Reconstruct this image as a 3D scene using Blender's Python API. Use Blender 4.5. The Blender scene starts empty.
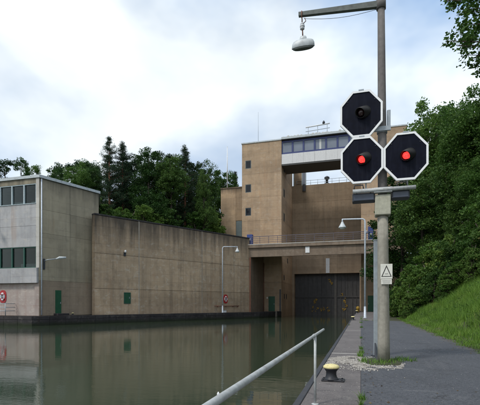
import bpy, math, random
import numpy as np
from mathutils import Vector, Matrix

random.seed(7)
RNG = np.random.default_rng(11)
SC = bpy.context.scene
COL = SC.collection
R = math.radians

# ------------------------------------------------------------------ camera
cam_data = bpy.data.cameras.new('camera')
cam_data.sensor_width = 36.0
cam_data.lens = 417.0 / 480.0 * 36.0
cam_data.shift_y = 102.0 / 480.0
cam_data.clip_start = 0.05
cam_data.clip_end = 6000.0
cam = bpy.data.objects.new('camera', cam_data)
cam.location = (0, 0, 1.6)
cam.rotation_euler = (R(90), 0, R(16.18))
COL.objects.link(cam)
SC.camera = cam

# ------------------------------------------------------------------ sky, sun, exposure
SUN_EL, SUN_AZ = R(52), R(215)          # azimuth clockwise from +Y: behind the viewer, to the left
world = bpy.data.worlds.new('World')
SC.world = world
world.use_nodes = True
wt = world.node_tree
wt.nodes.clear()
def wn(kind, **kw):
    n = wt.nodes.new(kind)
    for k, v in kw.items():
        setattr(n, k, v)
    return n
w_out = wn('ShaderNodeOutputWorld')
w_sky = wn('ShaderNodeTexSky', sky_type='NISHITA', sun_disc=False, sun_elevation=SUN_EL, sun_rotation=SUN_AZ)
w_bg = wn('ShaderNodeBackground'); w_bg.inputs[1].default_value = 0.10
wt.links.new(w_sky.outputs[0], w_bg.inputs[0])
w_tc = wn('ShaderNodeTexCoord')
w_map = wn('ShaderNodeMapping'); w_map.inputs['Location'].default_value = (1.5165, 7.2756, 3.2757); w_map.inputs['Scale'].default_value = (1.0, 1.0, 1.9)
wt.links.new(w_tc.outputs['Generated'], w_map.inputs[0])
w_n1 = wn('ShaderNodeTexNoise'); w_n1.inputs['Scale'].default_value = 1.25; w_n1.inputs['Detail'].default_value = 6; w_n1.inputs['Roughness'].default_value = 0.52; w_n1.inputs['Distortion'].default_value = 0.3
wt.links.new(w_map.outputs[0], w_n1.inputs['Vector'])
w_r1 = wn('ShaderNodeValToRGB')
w_r1.color_ramp.elements[0].position = 0.36; w_r1.color_ramp.elements[0].color = (0.0, 0.0, 0.0, 1)
w_r1.color_ramp.elements[1].position = 0.56; w_r1.color_ramp.elements[1].color = (1, 1, 1, 1)
wt.links.new(w_n1.outputs['Fac'], w_r1.inputs[0])
w_n2 = wn('ShaderNodeTexNoise'); w_n2.inputs['Scale'].default_value = 1.9; w_n2.inputs['Detail'].default_value = 5; w_n2.inputs['Roughness'].default_value = 0.5
w_map2 = wn('ShaderNodeMapping'); w_map2.inputs['Location'].default_value = (7.721, 6.4152, 8.8378); w_map2.inputs['Scale'].default_value = (1.0, 1.0, 1.6)
wt.links.new(w_tc.outputs['Generated'], w_map2.inputs[0]); wt.links.new(w_map2.outputs[0], w_n2.inputs['Vector'])
w_r2 = wn('ShaderNodeValToRGB')
w_r2.color_ramp.elements[0].position = 0.36; w_r2.color_ramp.elements[0].color = (0.27, 0.42, 0.66, 1)
w_r2.color_ramp.elements[1].position = 0.60; w_r2.color_ramp.elements[1].color = (0.95, 1.0, 1.0, 1)
wt.links.new(w_n2.outputs['Fac'], w_r2.inputs[0])
w_cl = wn('ShaderNodeBackground'); w_cl.inputs[1].default_value = 0.92
wt.links.new(w_r2.outputs[0], w_cl.inputs[0])
w_mul = wn('ShaderNodeMath', operation='MULTIPLY_ADD'); w_mul.inputs[1].default_value = 0.4; w_mul.inputs[2].default_value = 0.6
wt.links.new(w_r1.outputs[0], w_mul.inputs[0])
w_mix = wn('ShaderNodeMixShader')
wt.links.new(w_mul.outputs[0], w_mix.inputs[0]); wt.links.new(w_bg.outputs[0], w_mix.inputs[1]); wt.links.new(w_cl.outputs[0], w_mix.inputs[2])
wt.links.new(w_mix.outputs[0], w_out.inputs[0])

sun_d = bpy.data.lights.new('sun', 'SUN')
sun_d.energy = 1.5
sun_d.angle = R(11)
sun_d.color = (1.0, 0.95, 0.87)
sun = bpy.data.objects.new('sun', sun_d)
sdir = Vector((math.sin(SUN_AZ) * math.cos(SUN_EL), math.cos(SUN_AZ) * math.cos(SUN_EL), math.sin(SUN_EL)))
sun.rotation_euler = (-sdir).to_track_quat('-Z', 'Y').to_euler()
sun.location = (0, 0, 60)
COL.objects.link(sun)

SC.view_settings.view_transform = 'Standard'
SC.view_settings.look = 'None'
SC.view_settings.exposure = 0.45
SC.view_settings.gamma = 1.0
SC.view_settings.use_curve_mapping = False
SC.render.engine = 'CYCLES'
SC.cycles.use_denoising = True
SC.cycles.max_bounces = 6
SC.cycles.transparent_max_bounces = 8

# ------------------------------------------------------------------ materials
MATS = {}
class NT:
    """small node-tree builder"""
    def __init__(self, name):
        m = bpy.data.materials.new(name); m.use_nodes = True
        self.m = m; self.t = m.node_tree; self.t.nodes.clear()
        self.out = self.t.nodes.new('ShaderNodeOutputMaterial')
        self.p = self.t.nodes.new('ShaderNodeBsdfPrincipled')
        self.t.links.new(self.p.outputs[0], self.out.inputs[0])
        MATS[name] = m
    def n(self, kind, **kw):
        nd = self.t.nodes.new(kind)
        for k, v in kw.items(): setattr(nd, k, v)
        return nd
    def l(self, a, b): self.t.links.new(a, b)
    def pos(self, scale=(1, 1, 1), loc=(0, 0, 0), local=False):
        if local: src = self.n('ShaderNodeTexCoord').outputs['Object']
        else: src = self.n('ShaderNodeNewGeometry').outputs['Position']
        mp = self.n('ShaderNodeMapping'); mp.inputs['Scale'].default_value = scale; mp.inputs['Location'].default_value = loc
        self.l(src, mp.inputs[0]); return mp.outputs[0]
    def noise(self, vec, scale, detail=4, rough=0.55, dist=0.0):
        nd = self.n('ShaderNodeTexNoise'); nd.inputs['Scale'].default_value = scale; nd.inputs['Detail'].default_value = detail
        nd.inputs['Roughness'].default_value = rough; nd.inputs['Distortion'].default_value = dist
        self.l(vec, nd.inputs['Vector']); return nd.outputs['Fac']
    def ramp(self, fac, stops):
        nd = self.n('ShaderNodeValToRGB'); e = nd.color_ramp.elements
        while len(e) < len(stops): e.new(0.5)
        for i, (p, c) in enumerate(stops):
            e[i].position = p
            e[i].color = (c, c, c, 1) if not isinstance(c, tuple) else (c[0], c[1], c[2], 1)
        self.l(fac, nd.inputs[0]); return nd.outputs[0]
    def mix(self, fac, a, b, blend='MIX'):
        nd = self.n('ShaderNodeMix', data_type='RGBA', blend_type=blend)
        for i, v in ((0, fac), (6, a), (7, b)):
            if isinstance(v, (int, float)): nd.inputs[i].default_value = v
            elif isinstance(v, tuple): nd.inputs[i].default_value = (v[0], v[1], v[2], 1)
            else: self.l(v, nd.inputs[i])
        return nd.outputs[2]
    def math(self, op, a, b=None, c=None):
        nd = self.n('ShaderNodeMath', operation=op)
        for i, v in enumerate((a, b, c)):
            if v is None: continue
            if isinstance(v, (int, float)): nd.inputs[i].default_value = v
            else: self.l(v, nd.inputs[i])
        return nd.outputs[0]
    def bump(self, h, strength=0.3, dist=0.05):
        nd = self.n('ShaderNodeBump'); nd.inputs['Strength'].default_value = strength; nd.inputs['Distance'].default_value = dist
        self.l(h, nd.inputs['Height']); self.l(nd.outputs[0], self.p.inputs['Normal'])
    def col(self, c):
        if isinstance(c, tuple): self.p.inputs['Base Color'].default_value = (*c, 1)
        else: self.l(c, self.p.inputs['Base Color'])
    def rough(self, r):
        if isinstance(r, (int, float)): self.p.inputs['Roughness'].default_value = r
        else: self.l(r, self.p.inputs['Roughness'])

def concrete(name, c1, c2, top=None, depth=4.0, dark=(0.05, 0.045, 0.04), streak=0.45, band=0.25, pale=0.25, foot=None):
    t = NT(name)
    base = t.mix(t.ramp(t.noise(t.pos(), 0.22, 6, 0.6), [(0.32, 0.0), (0.68, 1.0)]), c1, c2)
    # pours of concrete laid one above the other
    hb = t.noise(t.pos((0.012, 0.012, 0.55)), 1.0, 3, 0.6)
    base = t.mix(t.math('MULTIPLY', t.ramp(hb, [(0.35, 1.0), (0.6, 0.0)]), band), base, tuple(x * 0.62 for x in c1))
    # rain streaks
    st = t.noise(t.pos((1.3, 1.3, 0.07)), 1.0, 6, 0.65)
    base = t.mix(t.math('MULTIPLY', t.ramp(st, [(0.46, 0.0), (0.72, 1.0)]), streak), base, dark)
    # lime bloom
    lm = t.noise(t.pos((1.1, 1.1, 1.7), (4, 9, 2)), 1.0, 9, 0.8, 0.4)
    base = t.mix(t.math('MULTIPLY', t.ramp(lm, [(0.52, 0.0), (0.66, 1.0)]), pale), base, (0.55, 0.5, 0.43))
    # patches of grime
    gp = t.noise(t.pos((1, 1, 1), (1, 5, 7)), 0.9, 8, 0.7)
    base = t.mix(t.ramp(gp, [(0.5, 0.0), (0.8, 0.45)]), base, dark)
    z = None
    if top is not None or foot is not None:
        sx = t.n('ShaderNodeSeparateXYZ'); t.l(t.n('ShaderNodeNewGeometry').outputs['Position'], sx.inputs[0]); z = sx.outputs[2]
    if top is not None:      # black lichen washed down from the wall head
        ln = t.noise(t.pos((0.9, 0.9, 0.05), (3, 1, 0)), 1.0, 7, 0.7)
        zz = t.math('MULTIPLY_ADD', t.math('SUBTRACT', ln, 0.5), depth * 2.2, z)
        mr = t.n('ShaderNodeMapRange'); t.l(zz, mr.inputs[0]); mr.inputs[1].default_value = top - depth; mr.inputs[2].default_value = top - 0.15 * depth
        mr.inputs[3].default_value = 0; mr.inputs[4].default_value = 0.88
        base = t.mix(mr.outputs[0], base, dark)
    if foot is not None:     # algae above the waterline
        mr = t.n('ShaderNodeMapRange'); t.l(t.math('MULTIPLY_ADD', t.math('SUBTRACT', gp, 0.5), 0.8, z), mr.inputs[0])
        mr.inputs[1].default_value = foot + 0.5; mr.inputs[2].default_value = foot; mr.inputs[3].default_value = 0; mr.inputs[4].default_value = 0.8
        base = t.mix(mr.outputs[0], base, (0.02, 0.03, 0.012))
    # board marks and tie holes left by the shuttering
    sz = t.n('ShaderNodeSeparateXYZ'); t.l(t.n('ShaderNodeNewGeometry').outputs['Position'], sz.inputs[0])
    fr_ = t.math('FRACT', t.math('MULTIPLY', sz.outputs[2], 0.72))
    ln_ = t.math('MULTIPLY', t.math('LESS_THAN', fr_, 0.035), t.ramp(t.noise(t.pos((0.35, 0.35, 0.7), (3, 3, 1)), 1.0, 4), [(0.40, 0.0), (0.65, 0.5)]))
    base = t.mix(ln_, base, dark)
    # rusty runs and repairs
    rr_ = t.noise(t.pos((0.8, 0.8, 0.12), (11, 4, 6)), 1.0, 5, 0.6)
    base = t.mix(t.ramp(rr_, [(0.60, 0.0), (0.74, 0.45)]), base, (c1[0] * 0.75, c1[1] * 0.55, c1[2] * 0.42))
    # shutter panels that took the pour differently
    ax = t.math('FLOOR', t.math('MULTIPLY', t.math('ADD', sz.outputs[0], t.math('MULTIPLY', sz.outputs[1], 0.83)), 0.31)); az = t.math('FLOOR', t.math('MULTIPLY', sz.outputs[2], 0.36))
    cv = t.n('ShaderNodeCombineXYZ'); t.l(ax, cv.inputs[0]); t.l(az, cv.inputs[2]); wn_ = t.n('ShaderNodeTexWhiteNoise'); t.l(cv.outputs[0], wn_.inputs['Vector'])
    base = t.mix(t.math('MULTIPLY', wn_.outputs['Value'], 0.30), base, tuple(x * 0.6 for x in c2))
    # each pour differs a little
    oi = t.n('ShaderNodeObjectInfo')
    v = t.math('MULTIPLY_ADD', oi.outputs['Random'], 0.34, 0.82)
    hsv = t.n('ShaderNodeHueSaturation'); t.l(base, hsv.inputs['Color']); t.l(v, hsv.inputs['Value'])
    t.col(hsv.outputs[0]); t.rough(0.92)
    t.p.inputs['Specular IOR Level'].default_value = 0.2
    t.bump(t.noise(t.pos(), 5.0, 8, 0.7), 0.35, 0.04)
    return t

concrete('concrete_tan', (0.54, 0.385, 0.25), (0.45, 0.325, 0.22), streak=0.25, band=0.45, pale=0.45, dark=(0.13, 0.10, 0.075))
concrete('concrete_annex', (0.47, 0.33, 0.205), (0.39, 0.275, 0.18), top=30.5, depth=1.6, streak=0.25, dark=(0.08, 0.065, 0.05))
concrete('concrete_back', (0.46, 0.345, 0.24), (0.38, 0.29, 0.205), streak=0.3, band=0.6, pale=0.2, dark=(0.10, 0.08, 0.06))
concrete('concrete_wall', (0.50, 0.37, 0.25), (0.41, 0.31, 0.215), top=16.3, depth=4.6, streak=0.45, band=0.45, pale=0.6)
concrete('concrete_beige', (0.42, 0.365, 0.265), (0.35, 0.305, 0.225), top=20.5, depth=3.0, streak=0.35, band=0.2, pale=0.15, dark=(0.09, 0.085, 0.07))
concrete('concrete_brown', (0.36, 0.285, 0.21), (0.30, 0.24, 0.18), streak=0.25, band=0.15, pale=0.15, dark=(0.10, 0.08, 0.065))
concrete('concrete_grey', (0.47, 0.46, 0.46), (0.37, 0.37, 0.38), streak=0.35, band=0.25, pale=0.5, dark=(0.15, 0.14, 0.14))
concrete('concrete_stained', (0.42, 0.37, 0.34), (0.34, 0.28, 0.25), streak=0.25, band=0.2, pale=0.6, dark=(0.22, 0.09, 0.06))
concrete('concrete_bridge', (0.31, 0.24, 0.18), (0.25, 0.195, 0.15), streak=0.4, band=0.2, pale=0.25, dark=(0.07, 0.055, 0.045))
concrete('concrete_quay', (0.058, 0.053, 0.056), (0.036, 0.034, 0.037), streak=0.5, band=0.2, pale=0.12, dark=(0.02, 0.018, 0.017), foot=-1.15)
concrete('concrete_pale', (0.55, 0.53, 0.49), (0.47, 0.45, 0.42), streak=0.3, band=0.1, pale=0.4, dark=(0.2, 0.17, 0.14))
concrete('joint_fill', (0.42, 0.38, 0.32), (0.34, 0.30, 0.26), streak=0.3, band=0.1, pale=0.5, dark=(0.16, 0.12, 0.10))

def plain(name, c, rough=0.6, metal=0.0, var=0.25, scale=6.0, dirt=(0.06, 0.05, 0.04), dirt_amt=0.3, streaks=False, local=True):
    t = NT(name)
    f = t.noise(t.pos(local=local), scale, 6, 0.65)
    b = t.mix(t.ramp(f, [(0.3, 0.0), (0.7, 1.0)]), tuple(x * (1 - var) for x in c), tuple(min(1, x * (1 + var * 0.4)) for x in c))
    d = t.noise(t.pos((5, 5, 0.35) if streaks else (1, 1, 1), (3, 3, 3), local=local), 1.0 if streaks else scale * 0.45, 7, 0.7)
    b = t.mix(t.math('MULTIPLY', t.ramp(d, [(0.5, 0.0), (0.75, 1.0)]), dirt_amt), b, dirt)
    t.col(b); t.rough(rough); t.p.inputs['Metallic'].default_value = metal
    t.bump(f, 0.12, 0.01)
    return t
plain('white_paint', (0.78, 0.79, 0.80), 0.5, dirt_amt=0.35, var=0.1, dirt=(0.3, 0.27, 0.22))
plain('cladding', (0.66, 0.65, 0.65), 0.5, dirt_amt=0.35, var=0.12, dirt=(0.25, 0.22, 0.21), streaks=True)
plain('roof_edge', (0.50, 0.54, 0.56), 0.6, dirt_amt=0.5, var=0.15)
plain('roof_gravel', (0.52, 0.50, 0.46), 0.9, dirt_amt=0.5, var=0.3, scale=2.0)
plain('galvanised', (0.36, 0.40, 0.43), 0.5, 0.35, dirt_amt=0.25, var=0.2, dirt=(0.14, 0.13, 0.12))
plain('rail_steel', (0.48, 0.50, 0.50), 0.55, 0.1, dirt_amt=0.55, var=0.25, dirt=(0.20, 0.13, 0.09), scale=14.0)
plain('lamp_post_paint', (0.60, 0.66, 0.74), 0.5, 0.1, dirt_amt=0.2)
plain('blue_frame', (0.035, 0.05, 0.17), 0.45, dirt_amt=0.2)
plain('blue_box', (0.03, 0.06, 0.24), 0.45, dirt_amt=0.25)
plain('window_frame_grey', (0.42, 0.50, 0.53), 0.5, dirt_amt=0.25)
plain('window_frame_green', (0.02, 0.09, 0.065), 0.5, dirt_amt=0.25)
plain('window_frame_dark', (0.10, 0.13, 0.14), 0.5, dirt_amt=0.25)
plain('green_door', (0.012, 0.085, 0.04), 0.5, dirt_amt=0.2, scale=3)
plain('grey_door', (0.12, 0.15, 0.15), 0.5, dirt_amt=0.2, scale=3)
plain('red_paint', (0.42, 0.025, 0.03), 0.45, dirt_amt=0.25)
plain('yellow_paint', (0.80, 0.70, 0.34), 0.6, dirt_amt=0.45, dirt=(0.35, 0.22, 0.08), scale=18)
plain('yellow_mark', (0.36, 0.22, 0.025), 0.7, dirt_amt=0.6, scale=3)
plain('bollard_black', (0.022, 0.024, 0.03), 0.5, 0.2, dirt_amt=0.4, dirt=(0.10, 0.07, 0.05), scale=14)
plain('edge_steel', (0.045, 0.05, 0.062), 0.5, 0.3, dirt_amt=0.5, dirt=(0.10, 0.085, 0.075), scale=5)
plain('black_panel', (0.005, 0.0065, 0.016), 0.55, dirt_amt=0.3, dirt=(0.04, 0.045, 0.06), streaks=True, var=0.4)
for _n in ('black_panel',): MATS[_n].node_tree.nodes['Principled BSDF'].inputs['Specular IOR Level'].default_value = 0.10
plain('panel_border', (0.90, 0.91, 0.92), 0.5, dirt_amt=0.2, var=0.06, dirt=(0.45, 0.42, 0.4))
plain('visor_black', (0.008, 0.008, 0.009), 0.55, dirt_amt=0.2)
plain('pole_weathered', (0.165, 0.152, 0.145), 0.8, dirt_amt=0.55, dirt=(0.075, 0.06, 0.05), streaks=True, scale=10)
plain('pole_concrete', (0.33, 0.31, 0.26), 0.85, dirt_amt=0.6, dirt=(0.12, 0.11, 0.085), streaks=True, scale=7)
plain('arm_weathered', (0.15, 0.165, 0.155), 0.8, dirt_amt=0.6, dirt=(0.05, 0.045, 0.04), scale=8)
plain('mossy_white', (0.46, 0.45, 0.36), 0.85, dirt_amt=0.75, dirt=(0.17, 0.17, 0.07), streaks=True, scale=8)
plain('lamp_shell', (0.58, 0.62, 0.64), 0.45, dirt_amt=0.35)
plain('lamp_diffuser', (0.10, 0.115, 0.105), 0.3, dirt_amt=0.3)
plain('dark_housing', (0.035, 0.04, 0.05), 0.5, dirt_amt=0.3)
plain('housing_face', (0.06, 0.075, 0.11), 0.35, dirt_amt=0.3)
plain('rust', (0.22, 0.095, 0.06), 0.8, dirt_amt=0.5, local=False, scale=2)
plain('gate_steel', (0.075, 0.073, 0.074), 0.6, 0.2, dirt_amt=0.6, dirt=(0.03, 0.025, 0.022), streaks=True, local=False, scale=1.5)
plain('gate_post', (0.11, 0.105, 0.10), 0.7, dirt_amt=0.5, local=False, scale=2)
plain('railing_purple', (0.13, 0.115, 0.15), 0.6, dirt_amt=0.3)
plain('sign_white', (0.74, 0.73, 0.66), 0.5, dirt_amt=0.3, var=0.1, dirt=(0.45, 0.42, 0.33))
plain('sign_black', (0.02, 0.02, 0.02), 0.6, dirt_amt=0.1)
plain('sign_grey_print', (0.42, 0.41, 0.38), 0.6, dirt_amt=0.1)
plain('porcelain', (0.60, 0.62, 0.64), 0.3, dirt_amt=0.3)
plain('dark_cable', (0.05, 0.05, 0.055), 0.6)
plain('bark', (0.075, 0.058, 0.045), 0.95, dirt_amt=0.5, scale=5)
plain('bark_pine', (0.20, 0.085, 0.05), 0.95, dirt_amt=0.4, scale=5)
plain('bark_birch', (0.42, 0.41, 0.38), 0.9, dirt_amt=0.5, scale=3)
plain('roof_dark', (0.10, 0.10, 0.10), 0.9)

def glass(name, c, rough=0.06):
    t = NT(name); t.p.inputs['Specular IOR Level'].default_value = 0.22
    f = t.noise(t.pos(), 0.5, 3)
    t.col(t.mix(f, c, tuple(x * 1.6 for x in c))); t.rough(rough); t.p.inputs['IOR'].default_value = 1.55
    t.bump(t.noise(t.pos(), 0.6, 2), 0.04, 0.05)
t = NT('glass_clear')
gs = t.n('ShaderNodeBsdfGlossy'); gs.inputs['Roughness'].default_value = 0.03
nb_ = t.n('ShaderNodeBump'); nb_.inputs['Strength'].default_value = 0.05; t.l(t.noise(t.pos(), 0.7, 2), nb_.inputs['Height']); t.l(nb_.outputs[0], gs.inputs['Normal'])
tp_ = t.n('ShaderNodeBsdfTransparent'); tp_.inputs[0].default_value = (0.62, 0.68, 0.68, 1)
fz = t.n('ShaderNodeFresnel'); fz.inputs[0].default_value = 1.30
mx_ = t.n('ShaderNodeMixShader'); t.l(fz.outputs[0], mx_.inputs[0]); t.l(tp_.outputs[0], mx_.inputs[1]); t.l(gs.outputs[0], mx_.inputs[2]); t.l(mx_.outputs[0], t.out.inputs[0])
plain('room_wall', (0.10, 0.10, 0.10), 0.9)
plain('blind_white', (0.62, 0.62, 0.60), 0.8)
glass('glass_dark', (0.012, 0.014, 0.018))
glass('glass_control', (0.16, 0.18, 0.22), 0.12)

t = NT('lens_red')
rib = t.n('ShaderNodeTexVoronoi'); rib.inputs['Scale'].default_value = 38.0; t.l(t.pos(), rib.inputs['Vector'])
t.col((0.6, 0.02, 0.02)); t.rough(0.2)
t.l(t.ramp(rib.outputs['Distance'], [(0.0, (1.0, 0.06, 0.045)), (0.7, (0.92, 0.02, 0.02))]), t.p.inputs['Emission Color']); t.p.inputs['Emission Strength'].default_value = 1.7
t = NT('lens_off')
t.col((0.03, 0.012, 0.012)); t.rough(0.12)

t = NT('asphalt')
n1 = t.noise(t.pos(), 0.35, 6, 0.6); n2 = t.noise(t.pos(), 55.0, 3, 0.7)
b = t.mix(t.ramp(n1, [(0.3, 0.0), (0.7, 1.0)]), (0.056, 0.061, 0.073), (0.082, 0.087, 0.101))
b = t.mix(t.ramp(n2, [(0.45, 0.0), (0.75, 0.75)]), b, (0.125, 0.128, 0.14))
ws = t.noise(t.pos((2.6, 0.22, 1), (2, 7, 0)), 1.0, 6, 0.65)
b = t.mix(t.ramp(ws, [(0.56, 0.0), (0.72, 0.5)]), b, (0.14, 0.14, 0.145))
wp = t.noise(t.pos((0.5, 1.6, 1), (5, 1, 0)), 1.0, 7, 0.7)
b = t.mix(t.ramp(wp, [(0.60, 0.0), (0.70, 0.55)]), b, (0.20, 0.20, 0.20))
b = t.mix(t.ramp(t.noise(t.pos((1, 1, 1), (9, 3, 0)), 0.9, 5, 0.6), [(0.52, 0.0), (0.75, 0.6)]), b, (0.034, 0.036, 0.04))
ck = t.n('ShaderNodeTexVoronoi', feature='DISTANCE_TO_EDGE'); ck.inputs['Scale'].default_value = 0.42
wob = t.n('ShaderNodeVectorMath', operation='ADD'); nz = t.n('ShaderNodeTexNoise'); nz.inputs['Scale'].default_value = 2.2; nz.inputs['Detail'].default_value = 5; t.l(t.pos(), nz.inputs['Vector'])
t.l(t.pos(), wob.inputs[0]); t.l(nz.outputs['Color'], wob.inputs[1]); t.l(wob.outputs[0], ck.inputs['Vector'])
ckm = t.math('MULTIPLY', t.math('LESS_THAN', ck.outputs['Distance'], 0.007), t.ramp(t.noise(t.pos(), 0.35, 3), [(0.45, 0.0), (0.6, 0.8)]))
b = t.mix(ckm, b, (0.018, 0.018, 0.019))
md = t.noise(t.pos((1, 1, 1), (6, 1, 4)), 14.0, 5, 0.75)
b = t.mix(t.ramp(md, [(0.40, 0.55), (0.50, 0.0)]), b, (0.030, 0.032, 0.037))
b = t.mix(t.ramp(md, [(0.54, 0.0), (0.66, 0.6)]), b, (0.135, 0.135, 0.14))
sp = t.noise(t.pos((1, 1, 1), (4, 4, 4)), 75.0, 2, 0.6)
b = t.mix(t.ramp(sp, [(0.60, 0.0), (0.70, 0.75)]), b, (0.26, 0.255, 0.25))
b = t.mix(t.ramp(sp, [(0.30, 0.7), (0.40, 0.0)]), b, (0.018, 0.019, 0.022))
sxp = t.n('ShaderNodeSeparateXYZ'); t.l(t.n('ShaderNodeNewGeometry').outputs['Position'], sxp.inputs[0])
dm = t.n('ShaderNodeMapRange'); t.l(t.math('ADD', sxp.outputs[0], t.math('MULTIPLY', t.noise(t.pos(), 1.3, 6, 0.7), 1.6)), dm.inputs[0]); dm.inputs[1].default_value = 4.2; dm.inputs[2].default_value = 5.0
b = t.mix(t.math('MULTIPLY', dm.outputs[0], 0.8), b, (0.115, 0.10, 0.075))
t.col(b); t.rough(0.85); t.bump(t.noise(t.pos(), 70.0, 3, 0.7), 0.8, 0.015)

t = NT('coping')
n1 = t.noise(t.pos(), 0.8, 7, 0.65); n2 = t.noise(t.pos(), 30.0, 5, 0.7)
b = t.mix(t.ramp(n1, [(0.32, 0.0), (0.68, 1.0)]), (0.098, 0.086, 0.087), (0.155, 0.139, 0.136))
b = t.mix(t.ramp(n2, [(0.42, 0.0), (0.72, 0.8)]), b, (0.22, 0.20, 0.185))
b = t.mix(t.ramp(t.noise(t.pos((1, 1, 1), (2, 2, 2)), 4.0, 8, 0.75), [(0.54, 0.0), (0.68, 0.8)]), b, (0.045, 0.042, 0.045))
b = t.mix(t.ramp(t.noise(t.pos((1, 1, 1), (8, 2, 2)), 2.2, 8, 0.75), [(0.60, 0.0), (0.72, 0.6)]), b, (0.34, 0.31, 0.27))
t.col(b); t.rough(0.9); t.bump(n2, 0.7, 0.02)

t = NT('sand')
b = t.mix(t.ramp(t.noise(t.pos(), 7.0, 8, 0.75), [(0.36, 0.0), (0.62, 1.0)]), (0.16, 0.14, 0.12), (0.42, 0.385, 0.34))
t.col(b); t.rough(0.95); t.bump(t.noise(t.pos(), 60, 5), 0.6, 0.02)
t = NT('stone_chip')
gi = t.n('ShaderNodeNewGeometry')
t.col(t.ramp(gi.outputs['Random Per Island'], [(0.0, (0.22, 0.20, 0.18)), (0.5, (0.46, 0.43, 0.39)), (1.0, (0.62, 0.59, 0.54))])); t.rough(0.9)

t = NT('soil')
b = t.mix(t.noise(t.pos(), 1.2, 7, 0.7), (0.055, 0.042, 0.03), (0.05, 0.07, 0.022))
t.col(b); t.rough(0.97); t.bump(t.noise(t.pos(), 8, 6), 0.8, 0.08)
t = NT('meadow')
b = t.mix(t.noise(t.pos(), 0.4, 7, 0.7), (0.05, 0.085, 0.022), (0.085, 0.11, 0.03))
t.col(b); t.rough(0.97); t.bump(t.noise(t.pos(), 8, 6), 0.8, 0.08)

t = NT('water')
n0 = t.noise(t.pos(), 0.06, 4)
t.col(t.mix(n0, (0.032, 0.046, 0.027), (0.043, 0.058, 0.036))); t.rough(0.035); t.p.inputs['IOR'].default_value = 1.5
wv = t.noise(t.pos((1.0, 2.2, 1)), 0.9, 3, 0.5)
wv2 = t.noise(t.pos((1.0, 1.6, 1)), 5.0, 3, 0.6)
patch = t.ramp(t.noise(t.pos((0.10, 0.07, 1), (1.5, 0, 0)), 1.0, 3), [(0.44, 0.12), (0.62, 1.0)])
hgt = t.math('ADD', t.math('MULTIPLY', wv, 0.6), t.math('MULTIPLY', wv2, t.math('MULTIPLY', patch, 0.34)))
t.bump(hgt, 0.075, 0.10)

def leafmat(name, stops, trans=0.3, patchy=False):
    t = NT(name)
    g = t.n('ShaderNodeNewGeometry')
    oi = t.n('ShaderNodeObjectInfo')
    rnd = g.outputs['Random Per Island']
    if patchy: rnd = t.math('ADD', t.math('MULTIPLY', rnd, 0.55), t.math('MULTIPLY', t.ramp(t.noise(t.pos(), 0.55, 5, 0.6), [(0.3, 0.0), (0.7, 1.0)]), 0.5))
    c = t.ramp(rnd, stops)
    hsv = t.n('ShaderNodeHueSaturation'); t.l(c, hsv.inputs['Color'])
    t.l(t.math('MULTIPLY_ADD', oi.outputs['Random'], 0.6, 0.62), hsv.inputs['Value'])
    t.l(t.math('MULTIPLY_ADD', oi.outputs['Random'], -0.03, 0.515), hsv.inputs['Hue'])
    t.col(hsv.outputs[0]); t.rough(0.55); t.p.inputs['Specular IOR Level'].default_value = 0.25
    tr = t.n('ShaderNodeBsdfTranslucent'); t.l(hsv.outputs[0], tr.inputs[0])
    mx = t.n('ShaderNodeMixShader'); mx.inputs[0].default_value = trans
    t.l(t.p.outputs[0], mx.inputs[1]); t.l(tr.outputs[0], mx.inputs[2]); t.l(mx.outputs[0], t.out.inputs[0])
leafmat('leaf', [(0.0, (0.03, 0.075, 0.017)), (0.6, (0.056, 0.125, 0.026)), (1.0, (0.10, 0.18, 0.036))], 0.35)
leafmat('leaf_light', [(0.0, (0.05, 0.115, 0.02)), (0.6, (0.085, 0.175, 0.03)), (1.0, (0.14, 0.235, 0.05))], 0.4)
leafmat('leaf_dark', [(0.0, (0.014, 0.038, 0.013)), (0.6, (0.026, 0.062, 0.017)), (1.0, (0.045, 0.09, 0.022))])
leafmat('leaf_weed', [(0.0, (0.07, 0.14, 0.025)), (0.6, (0.115, 0.205, 0.04)), (0.985, (0.17, 0.26, 0.055)), (1.0, (0.40, 0.36, 0.12))], 0.35)
leafmat('dead_leaf', [(0.0, (0.07, 0.045, 0.025)), (0.6, (0.14, 0.10, 0.05)), (1.0, (0.24, 0.19, 0.10))], 0.1)
leafmat('needle', [(0.0, (0.013, 0.034, 0.018)), (0.6, (0.024, 0.052, 0.024)), (1.0, (0.038, 0.074, 0.03))], 0.15)
leafmat('grass_blade', [(0.0, (0.07, 0.14, 0.025)), (0.5, (0.125, 0.25, 0.035)), (0.85, (0.20, 0.33, 0.05)), (1.0, (0.34, 0.32, 0.12))], 0.35, True)

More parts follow.
